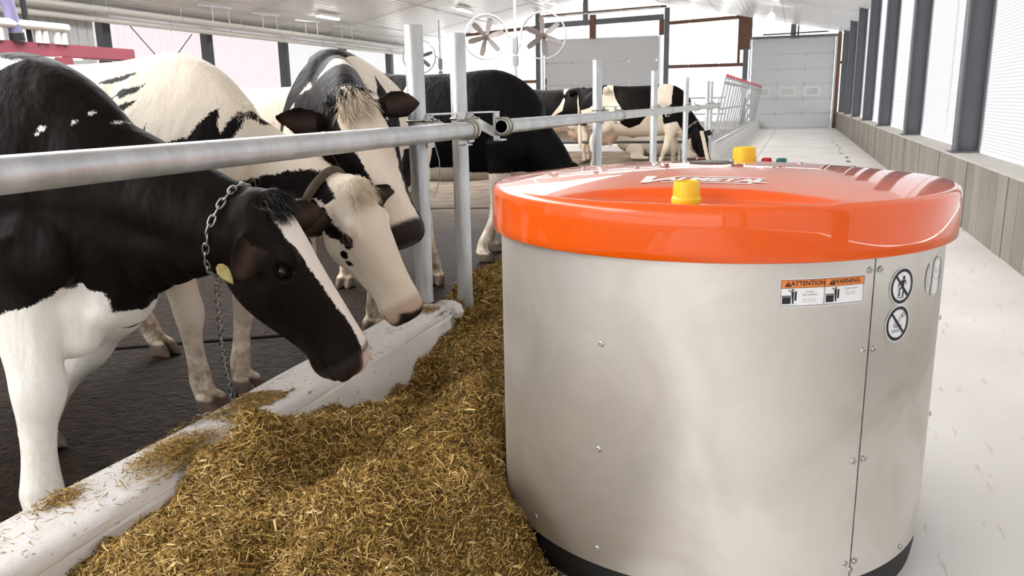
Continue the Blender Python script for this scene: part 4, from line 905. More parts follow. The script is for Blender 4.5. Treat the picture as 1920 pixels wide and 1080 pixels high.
    for k in (-1, 1):
        r2 = ((s - .555) / .022) ** 2 + ((l - k * .052) / .013) ** 2 + ((nn + .075 + (s - .555) * .6) / .017) ** 2; dsp -= .030 * np.exp(-r2); nost = np.maximum(nost, np.exp(-r2 * .8))
        re = ((s - .168) / .030) ** 2 + ((nn + .068) / .021) ** 2; side = (l * k > .04)
        dsp += side * (.006 * np.exp(-((np.sqrt(re) - 1.25) / .35) ** 2) - .010 * np.exp(-re * 1.3))
        dsp -= side * .010 * np.exp(-(((s - .29) / .07) ** 2 + ((nn + .135) / .035) ** 2))
        dsp += side * .005 * np.exp(-(((s - .36) / .10) ** 2 + ((nn + .10 - (s - .36) * .2) / .012) ** 2))
    mouth = -.148 - (s - .56) * .10; dsp -= .009 * np.exp(-((nn - mouth) / .006) ** 2) * sstep(.44, .48, s) * (s < .66)
    dsp *= hd * hs
    # shoulder blade edge, rib and flank hollows
    y_, x_, z_ = np.abs(G['y']), G['x'], G['z']
    body = 1 - hd
    dsp += body * (-.014 * np.exp(-(((x_ - .33 - (z_ - 1.0) * .15) / .04) ** 2)) * sstep(.7, .85, z_) * sstep(1.34, 1.25, z_) - .028 * np.exp(-(((x_ + .30) / .10) ** 2 + ((z_ - 1.22) / .10) ** 2)))
    if disp is not None: dsp += disp(G)
    co += no_ * dsp[:, None]; me2.vertices.foreach_set('co', co.astype(np.float32).ravel())
    f = coat(G) if coat else np.full(nv, -1.0)
    A = dict(coat=np.clip(f, -.3, .3), dirt=dirt * (sstep(.50, .12, z_) * .8 + .0) * (1 - hd) * (1.0 if not lying else .3))
    skin = sstep(.500, .520, s) * hd * sstep(.0, .02, -nn + .02); skt = np.zeros(nv)
    if muzzle: skin, skt = muzzle(G, skin)
    hoof = sstep(.075, .06, co[:, 2] + vnoise(co[:, 0] * 40, co[:, 1] * 40, 3) * .01) if not lying else np.zeros(nv)
    if udder:
        ud = sstep(1.05, .95, ((x_ + .50) / .23) ** 2 + (y_ / .18) ** 2 + ((z_ - .56) / .18) ** 2); skin = np.maximum(skin, ud * .65); skt = np.maximum(skt, ud)
    skt = np.where(hoof > .3, .10, skt); skin = np.maximum(skin, hoof * .9)
    A['skin'] = skin; A['skint'] = skt
    nost *= hd; skt = np.where(nost > .25, 0, skt); skin = np.maximum(skin, sstep(.2, .5, nost)); ein = G['earin'] * .45; skin = np.maximum(skin, ein); skt = np.where(ein > .02, .17, skt); A['skin'] = skin; A['skint'] = skt
    for an, av in A.items():
        q_ = me2.attributes.new(an, 'FLOAT', 'POINT'); q_.data.foreach_set('value', av.astype(np.float32))
    me2.polygons.foreach_set('use_smooth', [True] * len(me2.polygons)); me2.materials.clear(); me2.materials.append(coat_mat(name + ' coat', white, black, jag=jag)); me2.update()
    cow = put(me2, name, mw=MW, label=label, cat='cow', group='dairy cows in the barn')
    info = dict(obj=cow, hp=hp, a=a, l=lft, n=n, hs=hs, MW=MW, ears={k[0]: k for k in ear_info}, me=me2)
    if eyes:
        for k in (-1, 1):
            c = hp(.168, k * .108, -.068)
            MB().ball(MW @ Vector(c), .0225 * hs * S, 20).build('eye', M_eye, cow, smooth=180)
            for (u0, u1, hh) in ((0, PI, .0165), (PI, 2 * PI, .0150)):
                pts = [MW @ Vector(hp(.168 + .026 * math.cos(u), k * (.1255 - .007 * abs(math.cos(u))), -.068 + hh * math.sin(u))) for u in np.linspace(u0, u1, 11)]
                MB().tube(pts, [(.0035 + .0025 * math.sin(PI * i / 10)) * hs for i in range(11)], 8).build('eyelid', lid_m(lidcol or black), cow, smooth=180)
    return info
def lid_m(c): return mat('eyelid %.3f' % c[0], c, .6, spec=.06)
def bvh(info):
    me = info['me']; return BVHTree.FromPolygons([v.co for v in me.vertices], [tuple(p.vertices) for p in me.polygons])
def neck_loop(info, centre, normal, n=64, lift=.006, updir=(0, 0, 1)):
    """world loop of points lying on the neck around a centre (local coords)"""
    tree = bvh(info); c = Vector(centre); nv = Vector(normal).normalized(); u = Vector(updir); u = (u - nv * u.dot(nv)).normalized(); w = nv.cross(u); out = []
    for i in range(n):
        t = 2 * PI * i / n; d = u * math.cos(t) + w * math.sin(t); h = tree.ray_cast(c + d * .45, -d)
        p = h[0] if h[0] is not None else c + d * .2
        out.append((info['MW'] @ (p + d * lift)))
    # smooth
    for _ in range(3): out = [(out[i - 1] + out[i] * 2 + out[(i + 1) % n]) / 4 for i in range(n)]
    return out
def resample(path, step, closed=False):
    P = [Vector(p) for p in path] + ([Vector(path[0])] if closed else []); out = [P[0]]; acc = 0.0
    for a_, b_ in zip(P, P[1:]):
        L = (b_ - a_).length; d = step - acc
        while d <= L: out.append(a_ + (b_ - a_) * (d / L)); d += step
        acc = (acc + L) % step if L > 0 else acc
    return out
M_chain = mat('steel chain', (0.45, 0.44, 0.42), 0.35, 0.9)
def link_mesh(L, w, r):
    pts = []
    for i in range(14):
        t = 2 * PI * i / 14; pts.append((math.copysign(abs(math.cos(t)) ** .8, math.cos(t)) * L / 2, math.sin(t) * w / 2, 0))
    return MB().tube(pts, r, 6, closed=True).mesh('chain_link', M_chain, smooth=180)
def chain(path, parent, name, L=.034, w=.016, r=.0024, closed=False):
    me = link_mesh(L, w, r); P = resample(path, L * .78, closed); root = None
    for i in range(len(P) - 1):
        d = (P[i + 1] - P[i]).normalized(); q = d.to_track_quat('X', 'Z').to_matrix().to_4x4() @ Matrix.Rotation(PI / 2 * (i % 2) + .5, 4, 'X')
        o = put(me, name if root is None else 'chain_link', parent if root is None else root, mw=Matrix.Translation((P[i] + P[i + 1]) / 2) @ q)
        if root is None: root = o
    return root
def hairs(info, pts, dirs, L, r, m, name, n, spread, parent, seed=1, label=None, gravity=.3):
    """tapered strands rooted at world points"""
    rg = np.random.default_rng(seed); V = []; F = []
    k = len(pts)
    for i in range(n):
        j = rg.integers(0, k); p = np.array(pts[j]) + rg.normal(0, spread, 3); d = nrm(np.array(dirs[j]) + rg.normal(0, .35, 3)); l_ = L * rg.uniform(.6, 1.2)
        sd = nrm(np.cross(d, rg.normal(0, 1, 3))); b0 = len(V)
        for q, w in ((0, 1), (.4, .8), (.75, .5), (1, .1)):
            c = p + d * l_ * q + np.array([0, 0, -gravity * l_ * q * q]) ; V += [c - sd * r * w, c + sd * r * w]
        F += [(b0, b0 + 1, b0 + 3, b0 + 2), (b0 + 2, b0 + 3, b0 + 5, b0 + 4), (b0 + 4, b0 + 5, b0 + 7, b0 + 6)]
    me = bpy.data.meshes.new(name); me.from_pydata([tuple(v) for v in V], [], F); me.materials.append(m)
    me.polygons.foreach_set('use_smooth', [True] * len(me.polygons))
    return put(me, name, parent, kind='stuff', label=label)
# ------------------------------------------------------------------ the herd
def wh(f, sd): return np.maximum(f, sd)
def bk(f, sd): return np.minimum(f, -sd)
def hmask(G, sd): return np.where(G['head'] > .5, sd, -1.0)
def bmask(G, sd): return np.where(G['head'] < .5, sd, -1.0)
# --- nearest black cow with white blaze
A_br = [(.30, .62), (.501, .612), (.632, .638), (.74, .665), (.839, .72), (.854, .698), (.899, .686), (.909, .634), (.932, .605), (1.02, .627), (.957, .584), (.877, .562), (.88, .53), (1.1, .47), (1.1, -.1), (.2, -.1), (.3, .5)]
def oldA(G): return G['x'] * .97 + .09, G['z'] * .97
def coatA(G):
    ox, oz = oldA(G)
    f = np.full(len(G['x']), -1.0); s, l, n = G['s'], G['l'], G['n']
    bw = np.interp(s, [-.02, .03, .08, .14, .22, .32, .42, .48, .54, .6], [.02, .056, .060, .054, .046, .036, .026, .030, .05, .05]); lc = np.interp(s, [0, .1, .3, .6], [-.025, -.022, -.012, -.006])
    f = wh(f, hmask(G, np.minimum(bw - np.abs(l - lc), np.minimum(n + np.interp(s, [0, .45, .56], [.05, .05, .10]), s - .022))))
    f = wh(f, bmask(G, poly_sd(ox, oz, A_br)))
    f = wh(f, bmask(G, poly_sd(ox, oz, [(.50, 1.36), (.66, 1.345), (.63, 1.318), (.56, 1.31), (.5, 1.32)]) * 1.0))
    for (x, z, r) in ((.885, 1.195, .006), (.86, 1.17, .004), (.79, 1.16, .006), (.78, 1.145, .004), (.93, 1.17, .006)): f = wh(f, bmask(G, r - np.hypot(ox - x, oz - z)))
    f = wh(f, hmask(G, poly_sd(s, n, [(.10, -.31), (.30, -.272), (.36, -.25), (.36, -.32), (.1, -.4)])))
    f = wh(f, bmask(G, .30 - G['z'])); f = wh(f, bmask(G, np.minimum(.58 - G['z'], -.1 - G['x'])))
    return f
def muzA(G, sk):
    s, l, n = G['s'], G['l'], G['n']
    pinkz = sstep(.515, .55, s) * sstep(.02, .0, np.abs(l + .005) - .045) * sstep(-.125, -.105, n)
    lips = np.exp(-((n + .148) / .012) ** 2) * sstep(.5, .54, s) * .5 * (np.abs(l) < .045)
    return np.clip(sk * 1.0, 0, 1) * np.where(pinkz > .3, .55, .9), np.clip(pinkz + lips, 0, 1)
def extraA(mb, loc, hp):
    q = lambda c, r, a: mb.ball(((c[0] - .09) / .97, c[1], c[2] / .97), r, 20, Matrix.Rotation(a, 3, 'Y'))
    q((.62, -.06, .63), (.25, .15, .15), -.12); q((.735, -.10, .555), (.10, .07, .085), 0); q((.82, -.05, .615), (.13, .085, .07), -.35)
def dispA(G):
    x, z = oldA(G); b = 1 - G['head']
    fold = lambda x0, k, w, a, z0, z1: a * np.exp(-((x - x0 - (z - .7) * k) / w) ** 2) * sstep(z0 - .05, z0 + .03, z) * sstep(z1 + .05, z1 - .03, z)
    return b * (fold(.95, .25, .018, -.012, .58, .78) + fold(1.03, .3, .015, -.010, .6, .76) + fold(1.10, .3, .015, -.009, .62, .76) + fold(.88, .2, .03, .012, .6, .8) - .022 * np.exp(-(((x - 1.05) / .16) ** 2 + ((z - .86 + (x - 1.05) * .35) / .05) ** 2)) - .016 * np.exp(-(((x - .80) / .05) ** 2)) * sstep(.75, .9, z) * sstep(1.25, 1.1, z) + .008 * np.sin(x * 40 + z * 25) * np.exp(-(((x - .75) / .15) ** 2 + ((z - .56) / .08) ** 2)))
A = build_cow('dairy_cow', 'nearest black cow with a narrow white blaze and a chain collar', (-2.66, 1.85), 0.0, .97, (-1.375, 1.935, .930), (-1.188, 2.035, .548), roll=-.14,
    hooves=dict(fr=(-1.97, 1.56), fl=(-2.55, 2.02), hr=(-3.5, 1.7), hl=(-3.35, 2.0)), coat=coatA, white=(.95, .92, .87), vox=.0075, hs=.955, leg_w=1.32, Qstart=(.755, 0, .60), muzzle=muzA, extra=extraA, disp=dispA, neck_w=1.08,
    ears={-1: dict(d=(.50, -.72, -.46), L=.17, W=.068, face=(.35, -.55, .75), cup=.024, droop=.0), 1: dict(d=(.34, .50, .78), L=.185, W=.060, face=(.25, -.9, .3), cup=.018, droop=.01)}, dirt=.25, throat_off=(-.03, 0, .0), crest_off=(.0, 0, -.005), black=(.0046, .0030, .0022))
# --- white faced cow with a leather collar
B_pts = dict(
    s1=[(.277, 1.304), (.36, 1.325), (.459, 1.337), (.397, 1.307), (.34, 1.302)], s2=[(.342, 1.235), (.41, 1.27), (.533, 1.294), (.504, 1.266), (.431, 1.241), (.413, 1.253)], s3=[(.394, 1.166), (.453, 1.223), (.525, 1.237), (.461, 1.194), (.421, 1.146), (.454, 1.151)],
    s4=[(.461, 1.116), (.528, 1.145), (.503, 1.093), (.47, 1.06)], s5=[(.54, 1.093), (.59, 1.154), (.575, 1.073), (.56, 1.05)], s6=[(.64, 1.04), (.663, 1.075), (.739, 1.10), (.79, 1.085), (.80, 1.03)],
    s7=[(.72, 1.06), (.745, 1.09), (.775, 1.138), (.825, 1.212), (.832, 1.16), (.850, 1.115), (.868, 1.187), (.895, 1.178), (.885, 1.092), (.86, 1.02), (.74, 1.02)],
    nk=[(.70, 0.940), (.80, 0.920), (.898, 0.940), (1.081, 0.980), (1.15, 0.960), (1.225, 0.870), (1.183, 0.850), (1.131, 0.877), (1.075, 0.870), (.985, 0.884), (.893, 0.855), (.866, 0.816), (.796, 0.824), (.72, 0.850)],
    bl=[(.05, .95), (.25, 1.02), (.35, .9), (.2, .75), (.0, .8)], rp=[(-.9, 1.2), (-.6, 1.3), (-.55, 1.05), (-.8, .95)])
def coatB(G):
    f = np.full(len(G['x']), 1.0); s, l, n = G['s'], G['l'], G['n']
    xs = G['x'] + np.where(G['y'] > .02, .12, 0)
    for k, p in B_pts.items():
        f = bk(f, bmask(G, poly_sd(xs if k not in ('nk', 's7', 's6') else G['x'], G['z'], p)))
    for (a_, b_, r) in ((.178, -.040, .018), (.208, -.030, .016), (.235, -.078, .020), (.275, -.090, .017), (.160, -.052, .014)):
        f = bk(f, np.where((l < 0) & (G['head'] > .5), r - np.hypot(s - a_ + .02, n - b_ + .045), -1.0))
    f = bk(f, np.where(l > 0, hmask(G, .02 - np.hypot(s - .2, n + .07)), -1))
    f = bk(f, (G['earp'] - .22) * .18)
    return f
def muzB(G, sk):
    s, l, n = G['s'], G['l'], G['n']; pad = sstep(.525, .54, s + .2 * (-.05 - n)) * sstep(-.165, -.15, n) * sstep(-.012, -.028, n - (s - .56) * .5) * sstep(.0, .012, .085 - np.abs(l)); tan = sstep(.475, .53, s)
    return np.clip(np.maximum(pad, tan * .75) * G['head'], 0, 1), np.clip(tan * (1 - pad), 0, 1)
B = build_cow('dairy_cow', 'white faced cow with black eye spots, black ears and a leather collar', (-2.787, 2.735), math.radians(-11), 1.0, (-1.525, 2.635, .900), (-1.335, 2.655, .528), roll=-.38,
    hooves=dict(fr=(-2.19, 2.51), fl=(-2.2, 2.75), hr=(-3.22, 2.735), hl=(-2.96, 3.09)), coat=coatB, white=(.88, .79, .665), vox=.0085, hs=.905, muzzle=muzB, lidcol=(.10, .07, .06), jag=.03,
    ears={-1: dict(d=(.15, -.85, -.35), L=.17), 1: dict(d=(.16, .93, .05), L=.20, W=.068, face=(.7, -.1, .6), droop=.03)}, dirt=.9)
# --- striped cow turned towards the camera
def coatC(G):
    f = np.full(len(G['x']), 1.0); x, y, z, s, l, n = (G[k] for k in 'xyzsln')
    L = y > 0
    f = bk(f, bmask(G, np.where(z > 1.2, .12 - np.abs(y) - np.abs(z - 1.42) * .6, -1)))                                  # black spine
    for p in ([(.62, 1.55), (.74, 1.5), (.84, 1.2), (.80, 1.0), (.70, 1.02), (.70, 1.25)], [(.42, 1.30), (.54, 1.20), (.50, 1.02), (.42, .95), (.36, 1.1)], [(.12, .95), (.35, .93), (.40, .80), (.30, .62), (.20, .55), (.17, .7), (.06, .75)], [(-.35, 1.0), (-.05, 1.05), (-.1, .8), (-.3, .7)], [(-.9, 1.3), (-.6, 1.3), (-.65, .9), (-.9, .9)]):
        f = bk(f, bmask(G, poly_sd(x, z, p)))
    f = bk(f, np.where((s < .0) & (s > -.26) & (n < .02) & (n > -.42) & (x > .6), .03, -1.0))
    f = np.where(G['head'] > .5, -1.0, f)
    bw = np.interp(s, [-.02, .02, .06, .12, .2, .3, .4, .5, .6], [.02, .05, .085, .085, .075, .062, .052, .06, .07]); lc = np.interp(s, [0, .2, .5], [.01, .02, .012])
    f = wh(f, hmask(G, np.minimum(bw - np.abs(l - lc), np.minimum(n + .055, s - .005))))
    f = bk(f, (G['earp'] - .05) * .18)
    f = wh(f, bmask(G, .45 - z))
    return f
C_ = build_cow('dairy_cow', 'black and white cow facing the camera, pale forehead tuft behind the rail', (-2.33, 4.10), math.atan2(-1.3, .40), 1.045, (-1.71, 2.935, 1.225), (-1.485, 2.855, .815), roll=-.62,
    hooves=dict(fr=(-2.42, 3.62), fl=(-2.10, 3.72), hr=(-2.85, 4.7), hl=(-2.28, 4.93)), coat=coatC, white=(.92, .82, .69), vox=.010, hs=1.02, crest_off=(0, 0, .10), rear_drop=.14,
    ears={-1: dict(d=(-.30, -.85, .05), L=.21, W=.06, face=(.5, -.1, .8), droop=-.02), 1: dict(d=(.06, .97, -.1), L=.20)}, dirt=.9)
# --- black cow beyond the posts, head down in the feed
def coatD(G):
    f = np.full(len(G['x']), -1.0)
    f = wh(f, bmask(G, np.where(G['y'] < 0, .66, .24) - G['z'])); f = wh(f, bmask(G, np.minimum(.70 - G['z'], np.minimum(.45 - np.abs(G['x'] + .1), .1))))
    return f
D_ = build_cow('dairy_cow', 'all black cow with white lower legs, head down behind the robot', (-2.76, 6.02), math.radians(2), 1.03, (-1.57, 5.95, .70), (-1.42, 5.86, .22), roll=0, hooves=dict(fr=(-2.33, 6.2), fl=(-2.25, 5.76), hr=(-3.4, 5.85), hl=(-3.3, 6.2)), coat=coatD, white=(.9, .82, .72), vox=.013, crest_off=(.10, 0, .12), throat_off=(.0, 0, -.03), dirt=.7, black=(.0022, .0020, .0023))
# --- far cows
def coatF(G):
    f = np.full(len(G['x']), 1.0); x, z = G['x'], G['z']
    for p in ([(-.78, 1.5), (-.45, 1.5), (-.52, 1.20), (-.72, 1.05), (-.95, 1.0), (-1.0, 1.5)], [(-.40, 1.5), (.40, 1.5), (.36, 1.05), (.12, .78), (-.05, .72), (-.2, .80), (-.15, 1.0), (-.30, 1.22)], [(.62, 1.5), (.9, 1.5), (2, 1.5), (2, -.2), (1.0, .2), (.72, .82), (.50, .78), (.48, .98), (.62, 1.1)]):
        f = bk(f, poly_sd(x, z, p))
    f = bk(f, np.where(G['head'] > .5, .05, -1)); f = wh(f, hmask(G, .035 - np.abs(G['l']) + np.minimum(0, G['n'] + .04)))
    return f
F_ = build_cow('dairy_cow', 'far spotted cow side-on, head lowered to the alley beyond the robot lid', (-2.62, 14.1), 0.0, 1.04, (-1.50, 14.05, .70), (-1.36, 13.95, .26), roll=-.3, hooves=dict(fr=(-2.15, 13.9), fl=(-1.95, 14.3)), coat=coatF, white=(.88, .77, .63), vox=.02, crest_off=(.08, 0, .08), dirt=.9)
def coatE(G):
    f = np.full(len(G['x']), -1.0); x, z = G['x'], G['z']
    f = wh(f, poly_sd(x, z, [(-.38, 1.5), (-.20, 1.5), (-.30, 1.2), (-.28, 1.0), (.1, .8), (.1, .5), (-.1, .55), (-.05, .9), (-.22, 1.1), (-.28, 1.3)])); f = wh(f, .72 - z); return f
E_c = build_cow('dairy_cow', 'far black and white cow facing left, udder showing behind the steel post', (-4.62, 15.9), PI, 1.04, (-6.0, 15.9, 1.2), (-6.35, 15.85, .85), coat=coatE, white=(.86, .75, .62), vox=.022, dirt=.9)
def coatH(G):
    f = np.full(len(G['x']), 1.0)
    for p in ([(-.55, 1.22), (-.45, 1.20), (-.40, 1.05), (-.50, 1.05)], [(-.40, .98), (-.3, .95), (-.33, .8), (-.45, .8)], [(.2, 1.0), (.4, 1.1), (.4, .8), (.2, .7)]): f = bk(f, bmask(G, poly_sd(G['x'], G['z'], p)))
    return np.where(G['head'] > .5, -1., f)
H_ = build_cow('dairy_cow', 'cream coloured cow in the back, only its pale spine showing', (-4.95, 7.0), PI, 1.0, (-6.2, 7.0, 1.2), (-6.55, 7.0, .85), coat=coatH, white=(.60, .50, .42), vox=.018, dirt=.6)
def coatG(G):
    f = np.full(len(G['x']), 1.0); return bk(f, poly_sd(G['x'], G['z'], [(-.9, 1.5), (.3, 1.5), (.1, 1.1), (-.5, 1.0), (-.9, 1.1)]))
G_ = build_cow('dairy_cow', 'far cow lying down low behind the grazing spotted cow', (-2.75, 17.2), .15, .95, (-1.85, 17.1, .70), (-1.62, 16.95, .35), coat=coatG, white=(.72, .64, .54), black=(.10, .075, .05), vox=.022, lying=True, udder=False, tail=False)
# ------------------------------------------------------------------ collars, chains, tags, tufts
hpw = lambda I, s, l, n: I['MW'] @ Vector(I['hp'](s, l, n))
loopA = neck_loop(A, A['MW'].inverted() @ Vector((-1.545, 1.905, .785)), (.93, .10, -.30), 72, .006)
cA = chain(loopA, A['obj'], 'neck_chain', .036, .017, .0026, True); cA['label'] = 'steel link chain collar'
low = min(loopA, key=lambda p: p.z)
tet = [low, low + Vector((-.10, .10, -.07)), Vector((-1.86, 2.22, .36)), Vector((-1.98, 2.38, .20)), Vector((-2.02, 2.44, .04)), Vector((-2.06, 2.47, .012)), Vector((-2.2, 2.42, .012))]
c2 = chain(tet, A['obj'], 'tether_chain', .036, .017, .0026); c2['label'] = 'dangling tether chain'
# yellow ear tag
e_ = A['ears'][-1]; tp = Vector(e_[1] + e_[2] * e_[5] * .70 - e_[4] * .0 + e_[3] * .012)
tree = bvh(A)
M_tag = mat('faded yellow ear tag', (0.62, 0.52, 0.20), 0.45, noise=.35, nscale=60, color2=(.30, .24, .08))
c = A['MW'] @ Vector(e_[1] + e_[2] * e_[5] * .55 + e_[3] * .02); o = c + Vector((-.062, -.045, -.035))
u = Vector((.45, .25, -.85)).normalized(); vw = (CAM - o).normalized(); w = u.cross(vw).normalized()
outl = [(-.030, 0), (-.024, .011), (-.010, .016), (.006, .014), (.022, .008), (.036, .0), (.022, -.008), (.006, -.014), (-.010, -.016), (-.024, -.011)]
nn_ = w.cross(u); P = [o + u * a_ + w * b_ for a_, b_ in outl]; k = len(P)
MB().add([p for p in P] + [p + nn_ * .003 for p in P], [tuple(range(k)), tuple(range(2 * k - 1, k - 1, -1))] + [(i, i + k, (i + 1) % k + k, (i + 1) % k) for i in range(k)]).build('ear_tag', M_tag, A['obj'], label='faded yellow teardrop ear tag')
# leather collar on the white faced cow
loopB = neck_loop(B, B['MW'].inverted() @ Vector((-1.70, 2.655, .80)), (.93, .05, -.42), 64, .008)
M_leather = mat('worn brown leather', (0.10, 0.07, 0.035), 0.55, noise=.4, nscale=30)
MB().tube(loopB, .017, 8, closed=True, asp=.45).build('leather_collar', M_leather, B['obj'], smooth=60, label='worn brown leather collar')
loopF = neck_loop(F_, F_['MW'].inverted() @ Vector((-1.64, 14.08, .80)), (.6, 0, -.8), 32, .008)
chain(loopF, F_['obj'], 'neck_chain', .06, .03, .006, True)
# forehead and poll tufts
def poll_pts(I, s0, s1, l0, l1, n, lean=(.9, 0, .5), seed=3):
    rg = np.random.default_rng(seed); tr = bvh(I); P = []; Dn = []; R3 = I['MW'].to_3x3()
    for _ in range(n):
        s = rg.uniform(s0, s1); l = rg.uniform(l0, l1); o_ = Vector(I['hp'](s, l, .25)); d_ = -Vector(I['n']); h = tr.ray_cast(o_, d_)
        if h[0] is None: continue
        P.append(I['MW'] @ h[0]); dv = Vector(I['a'] * lean[0] + I['l'] * (lean[1] + l * 4) + I['n'] * lean[2]); Dn.append(R3 @ dv)
    return P, Dn
M_hb = mat('black hair', (0.010, 0.008, 0.007), 0.5); M_hw = mat('cream hair', (0.80, 0.69, 0.53), 0.6)
P, Dn = poll_pts(A, -.045, .02, -.085, .02, 90); hairs(A, P, Dn, .042, .0011, M_hb, 'poll_hair', 900, .006, A['obj'], 1, 'black tuft of poll hair')
P, Dn = poll_pts(B, -.05, .06, -.07, .07, 90); hairs(B, P, Dn, .045, .0010, M_hw, 'poll_hair', 700, .006, B['obj'], 2, 'cream tuft of poll hair')
P, Dn = poll_pts(C_, -.03, .08, -.06, .08, 90); hairs(C_, P, Dn, .065, .0013, M_hw, 'forehead_tuft', 900, .006, C_['obj'], 3, 'cream forehead tuft')
P, Dn = poll_pts(C_, -.06, -.01, -.09, .09, 60); hairs(C_, P, Dn, .05, .0013, M_hb, 'poll_hair', 600, .006, C_['obj'], 4, 'black poll hair')

def crest_hair(I, x0, x1, m, n, L, name, label, seed):
    rg = np.random.default_rng(seed); tr = bvh(I); P = []; Dn = []; R3 = I['MW'].to_3x3()
    for _ in range(90):
        x = rg.uniform(x0, x1); y = rg.normal(-.015, .03); h = tr.ray_cast(Vector((x, y, 2.0)), Vector((0, 0, -1)))
        if h[0] is None: continue
        P.append(I['MW'] @ h[0]); Dn.append(R3 @ Vector((.55, -.75, .15)))
    hairs(I, P, Dn, L, .0012, m, name, n, .012, I['obj'], seed, label, .45)
crest_hair(B, .84, .95, mat('pale mane hair', (.82, .72, .58), .6), 260, .04, 'mane_hair', 'cream mane hair over the neck crest', 8)
# ------------------------------------------------------------------ fans, lamps, pipes, milking stall
M_blade = mat('dusty taupe fan blade', (0.22, 0.19, 0.175), 0.55, noise=.2, nscale=6)
M_ring = mat('off white fan ring', (0.66, 0.65, 0.63), 0.45)
def fan(c, ax_yaw, R, label, pole_x, ph=0.0):
    f = empty('barn_fan', c, label=label, cat='fan', group='large barn fans')
    Rm = Matrix.Translation(c) @ Matrix.Rotation(ax_yaw, 4, 'Z')
    P = lambda x, y, z: Rm @ Vector((x, y, z))
    n = 48; V = []; F = []
    for i in range(n):
        t = 2 * PI * i / n
        for r, y in ((R, -.10), (R + .035, -.09), (R + .035, .09), (R, .10)): V.append(P(r * math.cos(t), y, r * math.sin(t)))
    for i in range(n):
        for k in range(4): F.append((4 * i + k, 4 * ((i + 1) % n) + k, 4 * ((i + 1) % n) + (k + 1) % 4, 4 * i + (k + 1) % 4))
    MB().add(V, F).build('ring', M_ring, f, smooth=40)
    for i in range(6):
        t = ph + 2 * PI * i / 6; u = Vector((math.cos(t), 0, math.sin(t))); w = Vector((-math.sin(t), 0, math.cos(t))); pit = .55
        wv = w * math.cos(pit) + Vector((0, 1, 0)) * math.sin(pit); nv = u.cross(wv); V = []
        for s_ in (-1, 1):
            for (r, hw) in ((.06, .045), (.2, .075), (.42, .085), (.54, .055)): V += [P(*(u * r * R / .61 + wv * hw + nv * .006 * s_)), P(*(u * r * R / .61 - wv * hw + nv * .006 * s_))]
        F = []
        for o_ in (0, 8): F += [(o_ + 2 * k, o_ + 2 * k + 1, o_ + 2 * k + 3, o_ + 2 * k + 2) for k in range(3)]
        lp = [0, 2, 4, 6, 7, 5, 3, 1]; F += [(lp[k], lp[(k + 1) % 8], lp[(k + 1) % 8] + 8, lp[k] + 8) for k in range(8)]
        MB().add(V, F).build('blade', M_blade, f)
    MB().tube([P(0, -.09, 0), P(0, .09, 0)], [.055, .055], 16).build('hub', mat('dark red hub', (.09, .04, .035), .5), f, smooth=40)
    MB().tube([P(0, .10, 0), P(0, .34, 0)], [.09, .09], 16).build('motor', M_dark, f, smooth=40)
    for t in (.4, 1.45, 2.5, 3.55, 4.6, 5.65): MB().tube([P(0, .16, 0), P(R * math.cos(t), .09, R * math.sin(t))], .006, 6).build('spoke_wire', M_galv, f)
    s_ = 1 if pole_x > c[0] else -1; e_ = P(s_ * R, 0, 0)
    MB().tube([e_, e_ + Vector((s_ * .12, 0, .0)), Vector((pole_x - s_ * .05, c[1], c[2] - .25))], .018, 8).build('fan_arm', M_galv, f, smooth=40)
    MB().tube([P(s_ * R, 0, -.15), Vector((pole_x - s_ * .05, c[1], c[2] - .4))], .012, 8).build('fan_arm', M_galv, f, smooth=40)
    return f
def pole(x, y, z1, label, z0=0.0):
    p = empty('fan_pole', (x, y, z0), label=label, cat='pole')
    MB().cyl((x, y, z0), (x, y, z1), .04, 12).build('pipe', M_galv, p, smooth=40); MB().box((x, y, 2.75), (.14, .1, .42)).build('clamp_box', mat('grey clamp', (.30, .31, .32), .5, .5), p, bev=.01); MB().box((x, y, 2.35), (.14, .1, .26)).build('clamp_box', MATS['grey clamp'], p, bev=.01)
fan((-8.33, 22.0, 3.02), .46, .585, 'left fan of the pair of white ringed fans above the black cow', -7.47, .25)
fan((-6.66, 22.0, 2.99), .20, .60, 'right fan of the pair of white ringed fans, in front of the far door', -7.47, .62)
pole(-7.47, 22.0, 5.5, 'thin steel pole standing between the two fans')
fan((-14.2, 30.0, 3.05), .3, .62, 'small distant fan half hidden behind the first post', -13.3, .3)
pole(-13.3, 30.0, 4.4, 'distant steel pole beside the small far fan', 0)
M_lit = mat('lit tube diffuser', (1.0, 0.98, 0.95), .4, emit=9.0)
def lamp(x, y, z, label, L=1.3, axis='y', bulb=False):
    o = empty('ceiling_lamp', (x, y, z), label=label, cat='lamp', group='ceiling lamps')
    if bulb:
        MB().ball((x, y, z - .34), .12, 16).build('bulb', M_lit, o, smooth=180); MB().cyl((x, y, z), (x, y, z - .25), .04, 10).build('lamp_holder', M_white, o, smooth=40); return
    d = (.2, L, .06) if axis == 'y' else (L, .2, .06)
    MB().box((x, y, z - .04), d).build('housing', M_white, o, bev=.01); MB().box((x, y, z - .095), (d[0] * .8, d[1] * .97, .05)).build('diffuser', M_lit, o, bev=.015)
for (x, y, lab, b) in ((-14.8, 24.4, 'bright tube lamp on the far ceiling, above the striped cow', 0), (-12.05, 29.6, 'pale box lamp on the far ceiling above the fan pair', 0), (-9.65, 33.6, 'bright lamp near the ridge at the end wall', 0), (-.95, 28.8, 'single hanging bulb above the alley near the end door', 1)):
    lamp(x, y, zc(x) - .05, lab, bulb=bool(b))
